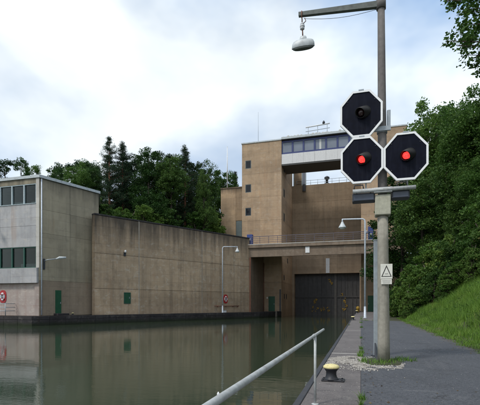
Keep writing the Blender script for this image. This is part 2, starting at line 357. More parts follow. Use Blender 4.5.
# ------------------------------------------------------------------ mesh helpers
class MB:
    """collects boxes, bars, prisms and lathes in world space; build() links them as ONE mesh object"""
    def __init__(self, M=None):
        self.v = []; self.f = []; self.sm = []; self.M = M
    def _add(self, vs, fs, smooth=False):
        o = len(self.v)
        for p in vs:
            p = Vector(p)
            if self.M is not None: p = self.M @ p
            self.v.append(p)
        for f in fs:
            self.f.append(tuple(i + o for i in f)); self.sm.append(smooth)
        return self
    def box(self, x0, x1, y0, y1, z0, z1, b=0.0):
        if b <= 0:
            vs = [(x0, y0, z0), (x1, y0, z0), (x1, y1, z0), (x0, y1, z0), (x0, y0, z1), (x1, y0, z1), (x1, y1, z1), (x0, y1, z1)]
            return self._add(vs, [(0, 3, 2, 1), (4, 5, 6, 7), (0, 1, 5, 4), (1, 2, 6, 5), (2, 3, 7, 6), (3, 0, 4, 7)])
        vs = []; 
        for (z, i) in ((z0, b), (z0 + b, 0), (z1 - b, 0), (z1, b)):
            if i == 0:
                vs += [(x0 + b, y0, z), (x1 - b, y0, z), (x1, y0 + b, z), (x1, y1 - b, z), (x1 - b, y1, z), (x0 + b, y1, z), (x0, y1 - b, z), (x0, y0 + b, z)]
            else:
                vs += [(x0 + b, y0 + b, z), (x1 - b, y0 + b, z), (x1 - b, y0 + b, z), (x1 - b, y1 - b, z), (x1 - b, y1 - b, z), (x0 + b, y1 - b, z), (x0 + b, y1 - b, z), (x0 + b, y0 + b, z)]
        fs = [tuple(reversed(range(8))), tuple(range(24, 32))]
        for k in range(3):
            for i in range(8):
                j = (i + 1) % 8
                fs.append((k * 8 + i, k * 8 + j, k * 8 + 8 + j, k * 8 + 8 + i))
        return self._add(vs, fs)
    def prism(self, poly, z0, z1):
        n = len(poly)
        vs = [(x, y, z0) for x, y in poly] + [(x, y, z1) for x, y in poly]
        fs = [tuple(reversed(range(n))), tuple(range(n, 2 * n))] + [(i, (i + 1) % n, n + (i + 1) % n, n + i) for i in range(n)]
        return self._add(vs, fs)
    def yprism(self, poly, y0, y1):
        """polygon in x,z pushed along y"""
        n = len(poly)
        vs = [(x, y0, z) for x, z in poly] + [(x, y1, z) for x, z in poly]
        fs = [tuple(range(n)), tuple(reversed(range(n, 2 * n)))] + [((i + 1) % n, i, n + i, n + (i + 1) % n) for i in range(n)]
        return self._add(vs, fs)
    def yframe(self, outer, inner, y0, y1):
        n = len(outer)
        vs = [(x, y0, z) for x, z in outer] + [(x, y0, z) for x, z in inner] + [(x, y1, z) for x, z in outer] + [(x, y1, z) for x, z in inner]
        fs = []
        for i in range(n):
            j = (i + 1) % n
            fs += [(i, j, n + j, n + i), (2 * n + j, 2 * n + i, 3 * n + i, 3 * n + j), (j, i, 2 * n + i, 2 * n + j), (n + i, n + j, 3 * n + j, 3 * n + i)]
        return self._add(vs, fs)
    def tube(self, pts, rad, n=10, caps=True):
        pts = [Vector(p) for p in pts]
        if isinstance(rad, (int, float)): rad = [rad] * len(pts)
        vs = []; up = None
        for i, p in enumerate(pts):
            d = (pts[min(i + 1, len(pts) - 1)] - pts[max(i - 1, 0)])
            d = d.normalized() if d.length > 1e-9 else Vector((0, 0, 1))
            ref = Vector((0, 0, 1)) if abs(d.z) < 0.9 else Vector((1, 0, 0))
            a = d.cross(ref).normalized()
            if up is not None:
                a2 = up - d * up.dot(d)
                if a2.length > 1e-6: a = a2.normalized()
            up = a
            b = d.cross(a)
            for k in range(n):
                th = 2 * math.pi * k / n
                vs.append(p + (a * math.cos(th) + b * math.sin(th)) * rad[i])
        fs = []
        for i in range(len(pts) - 1):
            for k in range(n):
                k2 = (k + 1) % n
                fs.append((i * n + k, i * n + k2, (i + 1) * n + k2, (i + 1) * n + k))
        self._add(vs, fs, True)
        if caps:
            o = len(self.v) - len(vs)
            self.f.append(tuple(o + k for k in reversed(range(n)))); self.sm.append(False)
            self.f.append(tuple(o + (len(pts) - 1) * n + k for k in range(n))); self.sm.append(False)
        return self
    def lathe(self, prof, n=20, c=(0, 0, 0), sx=1.0, sy=1.0, smooth=True):
        vs = []
        for r, z in prof:
            for k in range(n):
                th = 2 * math.pi * k / n
                vs.append((c[0] + sx * r * math.cos(th), c[1] + sy * r * math.sin(th), c[2] + z))
        fs = []
        for i in range(len(prof) - 1):
            for k in range(n):
                k2 = (k + 1) % n
                fs.append((i * n + k, i * n + k2, (i + 1) * n + k2, (i + 1) * n + k))
        self._add(vs, fs, smooth)
        o = len(self.v) - len(vs)
        self.f.append(tuple(o + k for k in reversed(range(n)))); self.sm.append(False)
        self.f.append(tuple(o + (len(prof) - 1) * n + k for k in range(n))); self.sm.append(False)
        return self
    def torus(self, c, R0, r0, n=24, m=8, sx=1.0, sz=1.0):
        vs = []; fs = []
        for i in range(n):
            a = 2 * math.pi * i / n
            for j in range(m):
                b = 2 * math.pi * j / m
                rr = R0 + r0 * math.cos(b)
                vs.append((c[0] + sx * rr * math.cos(a), c[1] + r0 * math.sin(b), c[2] + sz * rr * math.sin(a)))
        for i in range(n):
            for j in range(m):
                i2, j2 = (i + 1) % n, (j + 1) % m
                fs.append((i * m + j, i * m + j2, i2 * m + j2, i2 * m + j))
        return self._add(vs, fs, True)
    def build(self, name, mat, parent=None, off=None):
        o0 = Vector((0, 0, 0))
        if parent is not None:
            q = parent
            while q is not None: o0 = o0 + q.location; q = q.parent
        elif off is not None: o0 = Vector(off)
        me = bpy.data.meshes.new(name)
        me.from_pydata([tuple(p - o0) for p in self.v], [], self.f)
        me.polygons.foreach_set('use_smooth', self.sm)
        me.materials.append(MATS[mat]); me.update()
        ob = bpy.data.objects.new(name, me); COL.objects.link(ob)
        if parent is not None: ob.parent = parent
        elif off is not None: ob.location = off
        return ob

def thing(name, label, cat, loc=(0, 0, 0), group=None):
    o = bpy.data.objects.new(name, None); o.empty_display_size = 0.3
    COL.objects.link(o); o.location = loc
    o['label'] = label; o['category'] = cat
    if group: o['group'] = group
    return o
def tag(o, label=None, cat=None, group=None, kind=None):
    if label: o['label'] = label
    if cat: o['category'] = cat
    if group: o['group'] = group
    if kind: o['kind'] = kind
    return o
def dup(root, loc, rz=0.0, sc=(1, 1, 1), label=None):
    r = root.copy(); COL.objects.link(r); r.location = loc; r.rotation_euler = (0, 0, rz); r.scale = sc
    if label: r['label'] = label
    for ch in root.children:
        c = ch.copy(); COL.objects.link(c); c.parent = r
        for g in ch.children:
            d = g.copy(); COL.objects.link(d); d.parent = c
    return r
def np_mesh(name, V, F, mat, smooth=False):
    me = bpy.data.meshes.new(name)
    V = np.asarray(V, dtype=np.float32); F = np.asarray(F, dtype=np.int32); k = F.shape[1]
    me.vertices.add(len(V)); me.vertices.foreach_set('co', V.ravel())
    me.loops.add(F.size); me.loops.foreach_set('vertex_index', F.ravel())
    me.polygons.add(len(F)); me.polygons.foreach_set('loop_start', np.arange(0, F.size, k, dtype=np.int32))
    me.polygons.foreach_set('loop_total', np.full(len(F), k, dtype=np.int32))
    if smooth: me.polygons.foreach_set('use_smooth', np.ones(len(F), dtype=bool))
    me.materials.append(MATS[mat]); me.update(calc_edges=True); me.validate()
    return me

WATER_Z = -1.3

# ------------------------------------------------------------------ ground, hills, water
g = MB(); g.box(-3000, 3000, -3000, 3000, -6, -4); tag(g.build('ground', 'meadow'), kind='structure')
w = MB(); w._add([(-140, -90, WATER_Z), (0, -90, WATER_Z), (0, 118, WATER_Z), (-140, 118, WATER_Z)], [(0, 1, 2, 3)])
tag(w.build('water', 'water'), kind='structure')

# plateau behind the retaining wall
hl = MB(); hl.prism([(-600, 66.3), (-44.5, 66.3), (-41.5, 59.2), (-24.6, 89.0), (-28.2, 97.0), (-33.6, 98.4), (-33.6, 108.2), (-24, 109), (-24, 700), (-600, 700)], -4, 14.8)
tag(hl.build('hillside_left', 'meadow'), kind='structure')

def edge_x(y):
    return 3.9 + 0.06 * math.sin(y * 1.3) + 0.05 * math.sin(y * 3.1 + 1)
def terrain_z(x, y):
    e = edge_x(y) if y < 43 else 3.9 + min(1.2, (y - 43) * 0.05)
    tt = x - e
    if tt <= 0: return -0.05
    z = 0.70 * tt - 0.70 * 0.9 * (1 - math.exp(-tt / 0.9)) + 0.02 + (0.22 * math.sin(x * 0.9 + y * 0.31) * math.sin(y * 0.47 - x * 0.5) + 0.10 * math.sin(x * 2.3) * math.sin(y * 1.1)) * min(1, tt / 1.5)
    z += 0.12 * math.sin(x * 1.1 + y * 0.5) * min(1, tt / 2) + 0.08 * math.sin(y * 1.7 - x * 0.6) * min(1, tt / 2)
    return 14.2 if z > 14.2 else z
nx, ny = 60, 170
V = []; F = []
for j in range(ny):
    y = -40 + 150 * j / (ny - 1)
    for i in range(nx):
        q = i / (nx - 1); x = 2.0 + 58 * q ** 1.8
        V.append((x, y, terrain_z(x, y)))
for j in range(ny - 1):
    for i in range(nx - 1):
        a = j * nx + i; F.append((a, a + 1, a + nx + 1, a + nx))
me = np_mesh('bank', V, F, 'soil', True)
ob = bpy.data.objects.new('bank', me); COL.objects.link(ob); tag(ob, kind='structure')
hr = MB(); hr.box(59.9, 600, -200, 700, -4, 14.15); hr.box(9.8, 59.9, 109.9, 700, -4, 14.15)
tag(hr.build('hillside_right', 'meadow'), kind='structure')

# ------------------------------------------------------------------ right quay
q = MB(); q.box(-0.98, 0.0, -40, 113.9, -4, -0.10)
quay = tag(q.build('quay_right', 'concrete_quay'), kind='structure')
ys = [-40, -24.0, -11.4, 1.34, 14.03, 26.72, 39.4, 52.1, 64.8, 77.5, 90.2, 113.8]
for a, b in zip(ys[:-1], ys[1:]):
    m = MB(); m.box(-0.93, -0.004, a + 0.056, b - 0.056, -0.12, 0.0, 0.006); m.build('coping_slab', 'coping', quay)
    m = MB(); m.box(-0.93, -0.004, b - 0.055, b + 0.055, -0.12, 0.003); m.build('joint_filler', 'concrete_pale', quay)
    m = MB(); m.box(-1.05, -0.935, a + 0.01, b - 0.01, -0.35, 0.012, 0.01); m.build('edge_angle', 'edge_steel', quay)
# asphalt path
P = [(0.0, -40.0)]
yy = -40.0
right = []
while yy <= 42.6:
    right.append((edge_x(yy), yy)); yy += 0.35
left_end = [(3.2, 43.1), (2.4, 43.3), (1.2, 43.2), (0.0, 43.35)]
V = []; 
m = MB(); m.prism([(0.0, -40.0)] + right + left_end, -0.3, 0.004)
tag(m.build('path', 'asphalt'), kind='structure')
m = MB(); m.box(0.0, 2.3, 43.36, 97.95, -0.3, -0.004); m.box(2.3, 9.6, 88, 97.95, -0.3, -0.006)
tag(m.build('apron', 'coping'), kind='structure')

# ------------------------------------------------------------------ left quay
E = [(-95, 46.0), (-42.4, 46.0), (-37.4, 56.2), (-20.7, 86.0), (-18.2, 97.6)]
m = MB(); m.prism(E + [(-18.2, 97.95), (-30, 97.95), (-46, 62), (-95, 62)], -4, -0.06)
quay_l = tag(m.build('quay_left', 'concrete_quay'), kind='structure')
for k in range(len(E) - 1):
    a, b = Vector((*E[k], 0)), Vector((*E[k + 1], 0)); L = (b - a).length; d = (b - a).normalized(); nrm = Vector((d.y, -d.x, 0))
    n = max(1, round(L / 2.4)); s0 = 0
    for i in range(n):
        p0 = a + d * (L * i / n + 0.02); p1 = a + d * (L * (i + 1) / n - 0.02)
        if p1.x < -58: continue
        ins = 1.1 if i not in (0, n - 1) else 0.95
        dz = random.uniform(-0.012, 0.012)
        c = [p0 + nrm * 0.07, p1 + nrm * 0.07, p1 - nrm * ins, p0 - nrm * ins]
        mm = MB(); mm.prism([(v.x, v.y) for v in c], -0.42, 0.0 + dz); mm.build('coping_stone', 'concrete_quay', quay_l)
        mm = MB(); c = [p0 + nrm * 0.035, p1 + nrm * 0.035, p1 - nrm * 0.2, p0 - nrm * 0.2]
        mm.prism([(v.x, v.y) for v in c], -1.9, -0.43); mm.build('facing_block', 'concrete_quay', quay_l)
# pale stone let into the quay face
a, b = Vector((-20.7, 86.0, 0)), Vector((-18.2, 97.6, 0)); d = (b - a).normalized(); nrm = Vector((d.y, -d.x, 0)); p = a + d * 8.4
mm = MB(); c = [p + nrm * 0.09, p + d * 0.9 + nrm * 0.09, p + d * 0.9 - nrm * 0.3, p - nrm * 0.3]
mm.prism([(v.x, v.y) for v in c], -1.25, 0.012); mm.build('marker_stone', 'joint_fill', quay_l)

# ------------------------------------------------------------------ retaining wall on the far bank
A = Vector((-39.3, 56.7, 0)); B = Vector((-22.8, 86.0, 0))
ang = math.atan2(B.y - A.y, B.x - A.x); LW = (B - A).length
MW = Matrix.Translation(A) @ Matrix.Rotation(ang, 4, 'Z')      # local x along the wall, -y towards the water
wall = thing('retaining_wall', 'long high tan concrete retaining wall with dark streaked top beside the water', 'wall', A)
m = MB(MW); m.box(-0.9, LW - 0.02, 0.14, 0.9, -1, 15.7); m.build('wall_core', 'concrete_wall', wall)
cols = [-0.9, 6.9, 20.55, LW + 0.0]; rows = [-0.05, 4.1, 9.65, 15.55]
for i in range(3):
    for j in range(3):
        m = MB(MW); m.box(cols[i] + 0.03, cols[i + 1] - 0.03, 0, 0.135, rows[j] + 0.025, rows[j + 1] - 0.025); m.build('wall_panel', 'concrete_wall', wall)
m = MB(MW); m.box(-0.93, LW, -0.06, 0.95, 15.6, 15.82); m.build('coping', 'concrete_quay', wall)
for x, wd in ((6.9, 0.075), (20.55, 0.06)):
    m = MB(MW); m.box(x - wd, x + wd, -0.03, 0.12, 0.02, 15.57); m.build('joint_strip', 'joint_fill', wall)
m = MB(MW); m.box(4.25, 4.95, -0.05, 0.1, 1.75, 3.5)
ht = thing('wall_hatch', 'dark green metal hatch low on the retaining wall near the building', 'hatch', MW @ Vector((4.7, 0, 1.75)))
m = MB(MW); m.box(4.2, 5.2, -0.07, -0.002, 1.85, 3.48); m.build('door_leaf', 'green_door', ht)
m = MB(MW); m.yframe([(4.1, 1.75), (5.3, 1.75), (5.3, 3.58), (4.1, 3.58)], [(4.2, 1.85), (5.2, 1.85), (5.2, 3.48), (4.2, 3.48)], -0.1, -0.002); m.build('frame', 'window_frame_green', ht)
m = MB(MW); m.box(5.02, 5.09, -0.13, -0.07, 2.55, 2.85); m.build('handle', 'galvanised', ht)
wl = thing('wall_lamp', 'small white wall lamp high on the retaining wall above the green hatch', 'lamp', MW @ Vector((4.2, 0, 10.0)))
m = MB(MW); m.box(4.05, 4.4, -0.14, -0.002, 9.55, 10.15); m.build('back_box', 'dark_housing', wl)
m = MB(MW); m.lathe([(0.14, -0.18), (0.17, 0.0), (0.14, 0.2), (0.05, 0.24)], 12, (4.22, -0.28, 10.25)); m.build('lamp_globe', 'white_paint', wl)

def life_ring(loc, yaw, label, s=1.0):
    t = thing('life_ring', label, 'life ring', loc, 'life rings on the far bank')
    M = Matrix.Translation(loc) @ Matrix.Rotation(yaw, 4, 'Z') @ Matrix.Scale(s, 4)
    n = 20; ov = []
    for k in range(n):
        a = 2 * math.pi * k / n; cx, sz = math.cos(a), math.sin(a)
        ov.append((0.62 * math.copysign(abs(cx) ** 0.7, cx), 0.95 * math.copysign(abs(sz) ** 0.7, sz)))
    m = MB(M); m.yprism(ov, -0.06, -0.004); m.build('backboard', 'red_paint', t)
    m = MB(M); m.torus((0, -0.13, 0.0), 0.33, 0.085, 28, 8, 1.0, 1.45); r = m.build('ring', 'white_paint', t)
    for a in (45, 135, 225, 315):
        a = R(a); cx, cz = 0.33 * math.cos(a), 0.33 * 1.45 * math.sin(a)
        mm = MB(M @ Matrix.Translation((cx, -0.13, cz)) @ Matrix.Rotation(-a, 4, 'Y')); mm.box(-0.10, 0.10, -0.098, 0.07, -0.06, 0.06); mm.build('band', 'red_paint', r)
    m = MB(M); m.box(-0.05, 0.05, -0.2, -0.06, -0.55, 0.55); m.box(-0.36, 0.36, -0.19, -0.061, -0.05, 0.05); m.build('bracket', 'galvanised', t)
    return t
life_ring(MW @ Vector((26.64, -0.004, 2.72)), ang, 'red and white life ring on the long wall beside the white lamp post', 0.95)

pr = thing('wall_pipe', 'thin rusty horizontal pipe low on the wall under the life ring', 'pipe', MW @ Vector((24, 0, 1.3)))
m = MB(MW); m.tube([(23.5, -0.25, 1.3), (30.2, -0.25, 1.3)], 0.075, 8); m.build('pipe_run', 'rust', pr)
for x in (24.4, 26.6, 28.6, 29.9):
    m = MB(MW); m.box(x - 0.04, x + 0.04, -0.27, -0.002, 1.1, 1.25); m.build('bracket', 'rust', pr)

# ------------------------------------------------------------------ street lamps
def street_lamp(loc, yaw, H, arm, label):
    t = thing('street_lamp', label, 'street lamp', loc, 'white street lamps by the lock')
    m = MB(); m.lathe([(0.17, 0), (0.17, 0.12), (0.13, 0.14), (0.13, 1.0), (0.105, 1.05)], 12); m.build('base', 'lamp_post_paint', t, None) if False else None
    M = Matrix.Translation(loc) @ Matrix.Rotation(yaw, 4, 'Z')
    m = MB(M); m.lathe([(0.22, 0), (0.22, 0.06), (0.15, 0.08), (0.14, 1.3), (0.115, 1.36)], 12); m.build('base', 'lamp_post_paint', t)
    m = MB(M); m.tube([(0, 0, 1.3), (0, 0, H - 0.35), (-0.08, 0, H - 0.1), (-0.3, 0, H), (-arm, 0, H - 0.02)], [0.115, 0.095, 0.09, 0.085, 0.075], 10); m.build('post', 'lamp_post_paint', t)
    m = MB(M); m.tube([(-arm, 0, H + 0.03), (-arm, 0, H - 0.35)], 0.07, 8); m.build('neck', 'lamp_post_paint', t)
    m = MB(M); m.lathe([(0.11, -0.30), (0.16, -0.45), (0.42, -0.92), (0.46, -1.05), (0.40, -1.05)], 16, (-arm, 0, H)); m.build('lamp_shade', 'lamp_shell', t)
    m = MB(M); m.lathe([(0.36, -1.0), (0.3, -1.12), (0.12, -1.2)], 14, (-arm, 0, H)); m.build('lamp_glass', 'white_paint', t)
    return t
street_lamp((0.46, 51.6, 0), R(12), 11.75, 2.65, 'white street lamp standing on the near quay behind the signal mast')
pl = MW @ Vector((24.98, -0.95, 0))
street_lamp(tuple(pl), R(195), 13.0, 2.9, 'white street lamp standing against the long wall across the water')
cb = thing('cable_box', 'small white box at the foot of the far street lamp', 'box', MW @ Vector((25.6, -0.8, 0)))
m = MB(MW); m.box(25.3, 26.0, -1.0, -0.55, 0, 0.42, 0.03); m.build('housing', 'white_paint', cb)
m = MB(MW); m.box(25.26, 26.04, -1.04, -0.51, 0.42, 0.48); m.build('lid', 'galvanised', cb)

# ------------------------------------------------------------------ building at the left
Cn = Vector((-43.5, 48.5, 0)); Qn = Vector((-40.6, 58.2, 0))
bld = thing('operations_building', 'flat roofed grey concrete building with ribbon windows standing at the left edge', 'building', Cn)
angB = math.atan2(Qn.y - Cn.y, Qn.x - Cn.x); LB = (Qn - Cn).length
MBd = Matrix.Translation(Cn) @ Matrix.Rotation(angB, 4, 'Z')
full = [(-66, 48.95), (-43.9, 48.95), (-43.55, 49.1), (-40.75, 58.2), (-46, 66), (-66, 66)]
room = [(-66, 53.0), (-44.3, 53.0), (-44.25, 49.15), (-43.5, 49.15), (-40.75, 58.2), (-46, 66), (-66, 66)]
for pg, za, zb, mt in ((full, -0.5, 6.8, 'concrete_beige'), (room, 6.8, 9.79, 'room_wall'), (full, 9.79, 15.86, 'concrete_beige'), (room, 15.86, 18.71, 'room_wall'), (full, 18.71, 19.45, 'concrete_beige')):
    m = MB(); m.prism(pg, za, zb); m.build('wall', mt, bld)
for xa, xb, za, zb, y_ in ((-49.6, -47.4, 15.9, 16.75, 50.2), (-47.2, -44.8, 15.9, 17.0, 51.0), (-52.5, -50.5, 15.9, 16.6, 50.4), (-49.3, -46.0, 6.85, 7.7, 51.2)):
    m = MB(); m.box(xa, xb, y_, y_ + 0.9, za, zb, 0.03); m.build('desk', 'blind_white', bld)
cx = [0.0, 4.9, LB]; rz = [(0.0, 5.0, 'concrete_brown'), (5.0, 11.75, 'concrete_beige'), (11.75, 15.1, 'concrete_beige'), (15.1, 19.42, 'concrete_beige')]
for i in range(2):
    for (a, b, mt) in rz:
        m = MB(MBd); m.box(cx[i] + (0.012 if i else 0.0), cx[i + 1] - 0.012, 0.0, 0.3, a + 0.012, b - 0.012); m.build('wall_panel', mt, bld)
# front, facing the viewer
x0, xr = -62.0, -44.02
yF = 48.5
def fbox(x0, x1, y0, y1, z0, z1, nm, mt, b=0):
    m = MB(); m.box(x0, x1, y0, y1, z0, z1, b); return m.build(nm, mt, bld)
fbox(x0, xr, yF, yF + 0.44, 18.72, 19.42, 'wall_panel', 'concrete_beige')
for k, xa in enumerate((-62.0, -56.2, -50.4)):
    xb = (-56.2, -50.4, xr)[k]
    fbox(xa + 0.012, xb - 0.012, yF - 0.02, yF + 0.44, 9.8, 12.75, 'wall_panel', 'concrete_grey')
    fbox(xa + 0.012, xb - 0.012, yF - 0.02, yF + 0.44, 12.78, 15.85, 'wall_panel', 'concrete_grey')
    fbox(xa + 0.012, xb - 0.012, yF + 0.22, yF + 0.44, 0.0, 4.62, 'wall_panel', 'concrete_stained')
for k, xa in enumerate((-62.0, -57.4, -52.8, -48.2)):
    xb = (-57.4, -52.8, -48.2, -43.62)[k]
    fbox(xa + 0.015, xb - 0.015, yF - 0.35, yF + 0.44, 4.65, 6.78, 'balcony_panel', 'concrete_grey')
fbox(xr + 0.005, -43.5, yF - 0.04, yF + 0.5, 6.8, 19.42, 'pilaster', 'concrete_pale')
fbox(-44.3, -43.55, yF - 0.0, yF + 0.5, 0.0, 4.62, 'pilaster', 'concrete_stained')
bl_ = {}
def ribbon(z0, z1, mt, div):
    for xa, xb in zip(div[:-1], div[1:]):
        m = MB(); fr = 0.10
        m.yframe([(xa, z0), (xb, z0), (xb, z1), (xa, z1)], [(xa + fr, z0 + fr), (xb - fr, z0 + fr), (xb - fr, z1 - fr), (xa + fr, z1 - fr)], yF + 0.02, yF + 0.3)
        wd = m.build('window', mt, bld)
        m = MB(); m.box(xa + fr - 0.02, xb - fr + 0.02, yF + 0.18, yF + 0.22, z0 + fr - 0.02, z1 - fr + 0.02); m.build('pane', 'glass_clear', wd)
        if bl_.get(round(xa, 1)) or random.random() < 0.25:
            m = MB(); m.box(xa + 0.1, xb - 0.1, yF + 0.34, yF + 0.36, z1 - random.uniform(0.4, 1.2), z1 - 0.05); m.build('blind', 'blind_white', wd)
        m = MB(); m.box(xa, xb, yF - 0.1, yF + 0.02, z0 - 0.02, z0 + 0.06); m.build('sill', mt, wd)
dv = [-44.04 - 2.13 * k for k in range(9)][::-1]
ribbon(15.88, 18.70, 'window_frame_grey', dv)
ribbon(6.82, 9.78, 'window_frame_green', dv)
m = MB(); m.prism([(-66.1, 48.32), (-43.3, 48.32), (-40.35, 58.3), (-45.8, 66.2), (-66.1, 66.2)], 19.46, 19.86); rf = m.build('roof', 'roof_edge', bld)
m = MB(MBd); m.tube([(0.28, -0.12, 0.1), (0.28, -0.12, 19.35)], 0.085, 8); m.build('drain_pipe', 'lamp_post_paint', bld)
m = MB(MBd); m.box(2.2, 3.62, -0.03, 0.0, 0.0, 3.75); m.build('door_surround', 'concrete_brown', bld)
m = MB(MBd); m.box(2.45, 3.4, -0.075, -0.032, 0.3, 3.68); dr = m.build('door', 'green_door', bld)
m = MB(MBd); m.box(3.2, 3.3, -0.13, -0.075, 1.7, 1.95); m.build('handle', 'galvanised', dr)
m = MB(MBd); m.box(2.2, 4.1, -1.0, -0.0, 0.0, 0.3, 0.03); m.build('door_step', 'concrete_quay', bld)
# lamp on a swan arm
al = thing('arm_lamp', 'white floodlight on a short arm at the corner of the left building', 'lamp', MBd @ Vector((0.6, 0, 7)))
m = MB(MBd); m.box(0.55, 0.8, -0.14, -0.002, 6.6, 8.1); m.build('mounting_box', 'dark_housing', al)
m = MB(MBd); m.tube([(0.68, -0.12, 7.75), (0.9, -0.5, 7.95), (2.0, -1.3, 8.15)], 0.07, 8); m.build('arm', 'galvanised', al)
m = MB(MBd); m.tube([(1.8, -1.15, 8.1), (2.2, -1.45, 8.3), (2.9, -1.95, 8.35)], [0.09, 0.2, 0.14], 10); m.build('lamp_head', 'lamp_shell', al)
fl = thing('wall_floodlight', 'white floodlight jutting from the grey front beside the left frame edge', 'lamp', (-50.6, 48.4, 13.2))
m = MB(); m.tube([(-50.75, 48.48, 13.2), (-50.75, 47.3, 13.3)], 0.05, 8); m.build('arm', 'galvanised', fl)
m = MB(); m.lathe([(0.12, 0.2), (0.3, 0.05), (0.36, -0.12), (0.3, -0.2)], 14, (-50.6, 47.1, 13.2)); m.build('lamp_head', 'white_paint', fl)
life_ring(Vector((-50.05, 48.714, 2.75)), 0, 'red and white life ring on the pale wall below the left building balcony', 0.98)
rl = thing('guard_rail', 'grey tubular guard rail on the quay under the left life ring', 'railing', (-49.5, 47.0, 0))
for x in (-51.6, -49.7, -47.8):
    m = MB(); m.tube([(x, 46.9, 0), (x, 46.9, 1.75)], 0.055, 8); m.build('post', 'galvanised', rl)
for z in (0.7, 1.2, 1.72):
    m = MB(); m.tube([(-53.0, 46.9, z), (-47.95, 46.9, z), (-47.8, 47.05, z), (-47.8, 48.6, z)], 0.045, 8); m.build('rail', 'galvanised', rl)

# ------------------------------------------------------------------ lock head: towers
YT, YB = 98.0, 114.0
lh = thing('lock_tower', 'tall tan concrete tower with small square windows left of the lock', 'tower', (-23, 98, 0))
XL, XR_ = -27.93, -18.16
m = MB(); m.box(XL + 0.1, XR_ - 0.1, YT + 0.1, YB + 0.5, -3, 40.7); m.build('wall', 'concrete_tan', lh)
def holes_panel(xa, xb, z0, z1, hx0, hx1, hz0, hz1, y0, y1, nm, mt, par, M=None):
    m = MB(M)
    m.yframe([(xa, z0), (xb, z0), (xb, z1), (xa, z1)], [(hx0, hz0), (hx1, hz0), (hx1, hz1), (hx0, hz1)], y0, y1)
    return m.build(nm, mt, par)
wins = [(34.65, 36.63), (28.85, 30.81), (23.19, 25.13)]
seams = [14.0, 21.9, 27.5, 33.2, 40.7]
def window(par, xa, xb, z0, z1, y, M=None, mt='window_frame_dark', gl='glass_dark'):
    m = MB(M); fr = 0.14
    m.yframe([(xa, z0), (xb, z0), (xb, z1), (xa, z1)], [(xa + fr, z0 + fr), (xb - fr, z0 + fr), (xb - fr, z1 - fr), (xa + fr, z1 - fr)], y, y + 0.06)
    wd = m.build('window', mt, par)
    m = MB(M); m.box(xa + fr - 0.02, xb - fr + 0.02, y + 0.025, y + 0.045, z0 + fr - 0.02, z1 - fr + 0.02); m.build('pane', gl, wd)
    return wd
m = MB(); m.box(XL, XR_, YT, YT + 0.098, 7.0, 13.98); m.build('wall_panel', 'concrete_tan', lh)
m = MB(); m.box(XL, XR_, YT, YT + 0.098, -2.5, 6.96); m.build('wall_panel', 'concrete_tan', lh)
for (z0, z1), (h0, h1) in zip([(33.2, 40.7), (27.5, 33.2), (21.9, 27.5)], wins):
    holes_panel(XL, XR_, z0 + 0.01, z1 - 0.01, -27.07, -25.62, h0, h1, YT, YT + 0.098, 'wall_panel', 'concrete_tan', lh)
    window(lh, -27.07, -25.62, h0, h1, YT + 0.03)
m = MB(); m.box(XL, XR_, YT, YT + 0.098, 14.0, 21.88); m.build('wall_panel', 'concrete_tan', lh)
MS = Matrix.Translation((XR_, YT, 0)) @ Matrix.Rotation(R(90), 4, 'Z')      # local x = away from the viewer, -y = towards the lock axis
for z0, z1 in ((-2.5, 6.98), (7.0, 13.98), (14.0, 21.88), (21.9, 27.48), (27.5, 33.18), (33.2, 40.7)):
    m = MB(MS); m.box(0.005, 16.4, 0.0, 0.098, z0, z1); m.build('wall_panel', 'concrete_tan', lh)
for z0 in (34.0, 28.0, 22.1):
    window(lh, 2.6, 4.2, z0, z0 + 1.9, -0.06, MS)
for z0, x in ((12.2, 8.0), (7.6, 3.0), (3.0, 3.4), (3.0, 6.2)):
    m = MB(MS); m.box(x, x + 0.9, -0.05, -0.003, z0, z0 + 1.2); m.build('vent', 'dark_housing', lh)
m = MB(); m.box(XL - 0.15, XR_ + 0.02, YT - 0.15, YB + 0.6, 40.72, 41.0); m.build('roof', 'roof_edge', lh)
m = MB(); m.box(-21.3, -19.75, YT - 0.05, YT - 0.003, 0.0, 3.55); d_ = m.build('door', 'green_door', lh)
m = MB(); m.box(-20.0, -19.9, YT - 0.12, YT - 0.05, 1.6, 1.85); m.build('handle', 'galvanised', d_)
m = MB(); m.box(-21.75, -21.5, YT - 0.12, YT - 0.003, 3.0, 3.4); m.build('door_lamp', 'white_paint', lh)
m = MB(); m.box(-18.6, -18.3, YT - 0.25, YT - 0.003, 0.0, 5.2); m.build('cable_duct', 'dark_housing', lh)
m = MB(); m.tube([(-22.45, 97.85, 0.0), (-22.45, 97.85, 11.6)], 0.12, 8); m.build('drain_pipe', 'rust', lh)
mast = thing('radio_mast', 'thin dark radio mast on the roof of the tan tower', 'mast', (-24.2, 99.5, 41.0))
m = MB(); m.tube([(-24.2, 99.5, 41.0), (-24.2, 99.5, 48.8)], [0.05, 0.03], 6); m.build('pole', 'galvanised', mast)
m = MB(); m.lathe([(0.2, 0), (0.2, 0.1), (0.08, 0.25)], 8, (-24.2, 99.5, 41.0)); m.build('base', 'galvanised', mast)

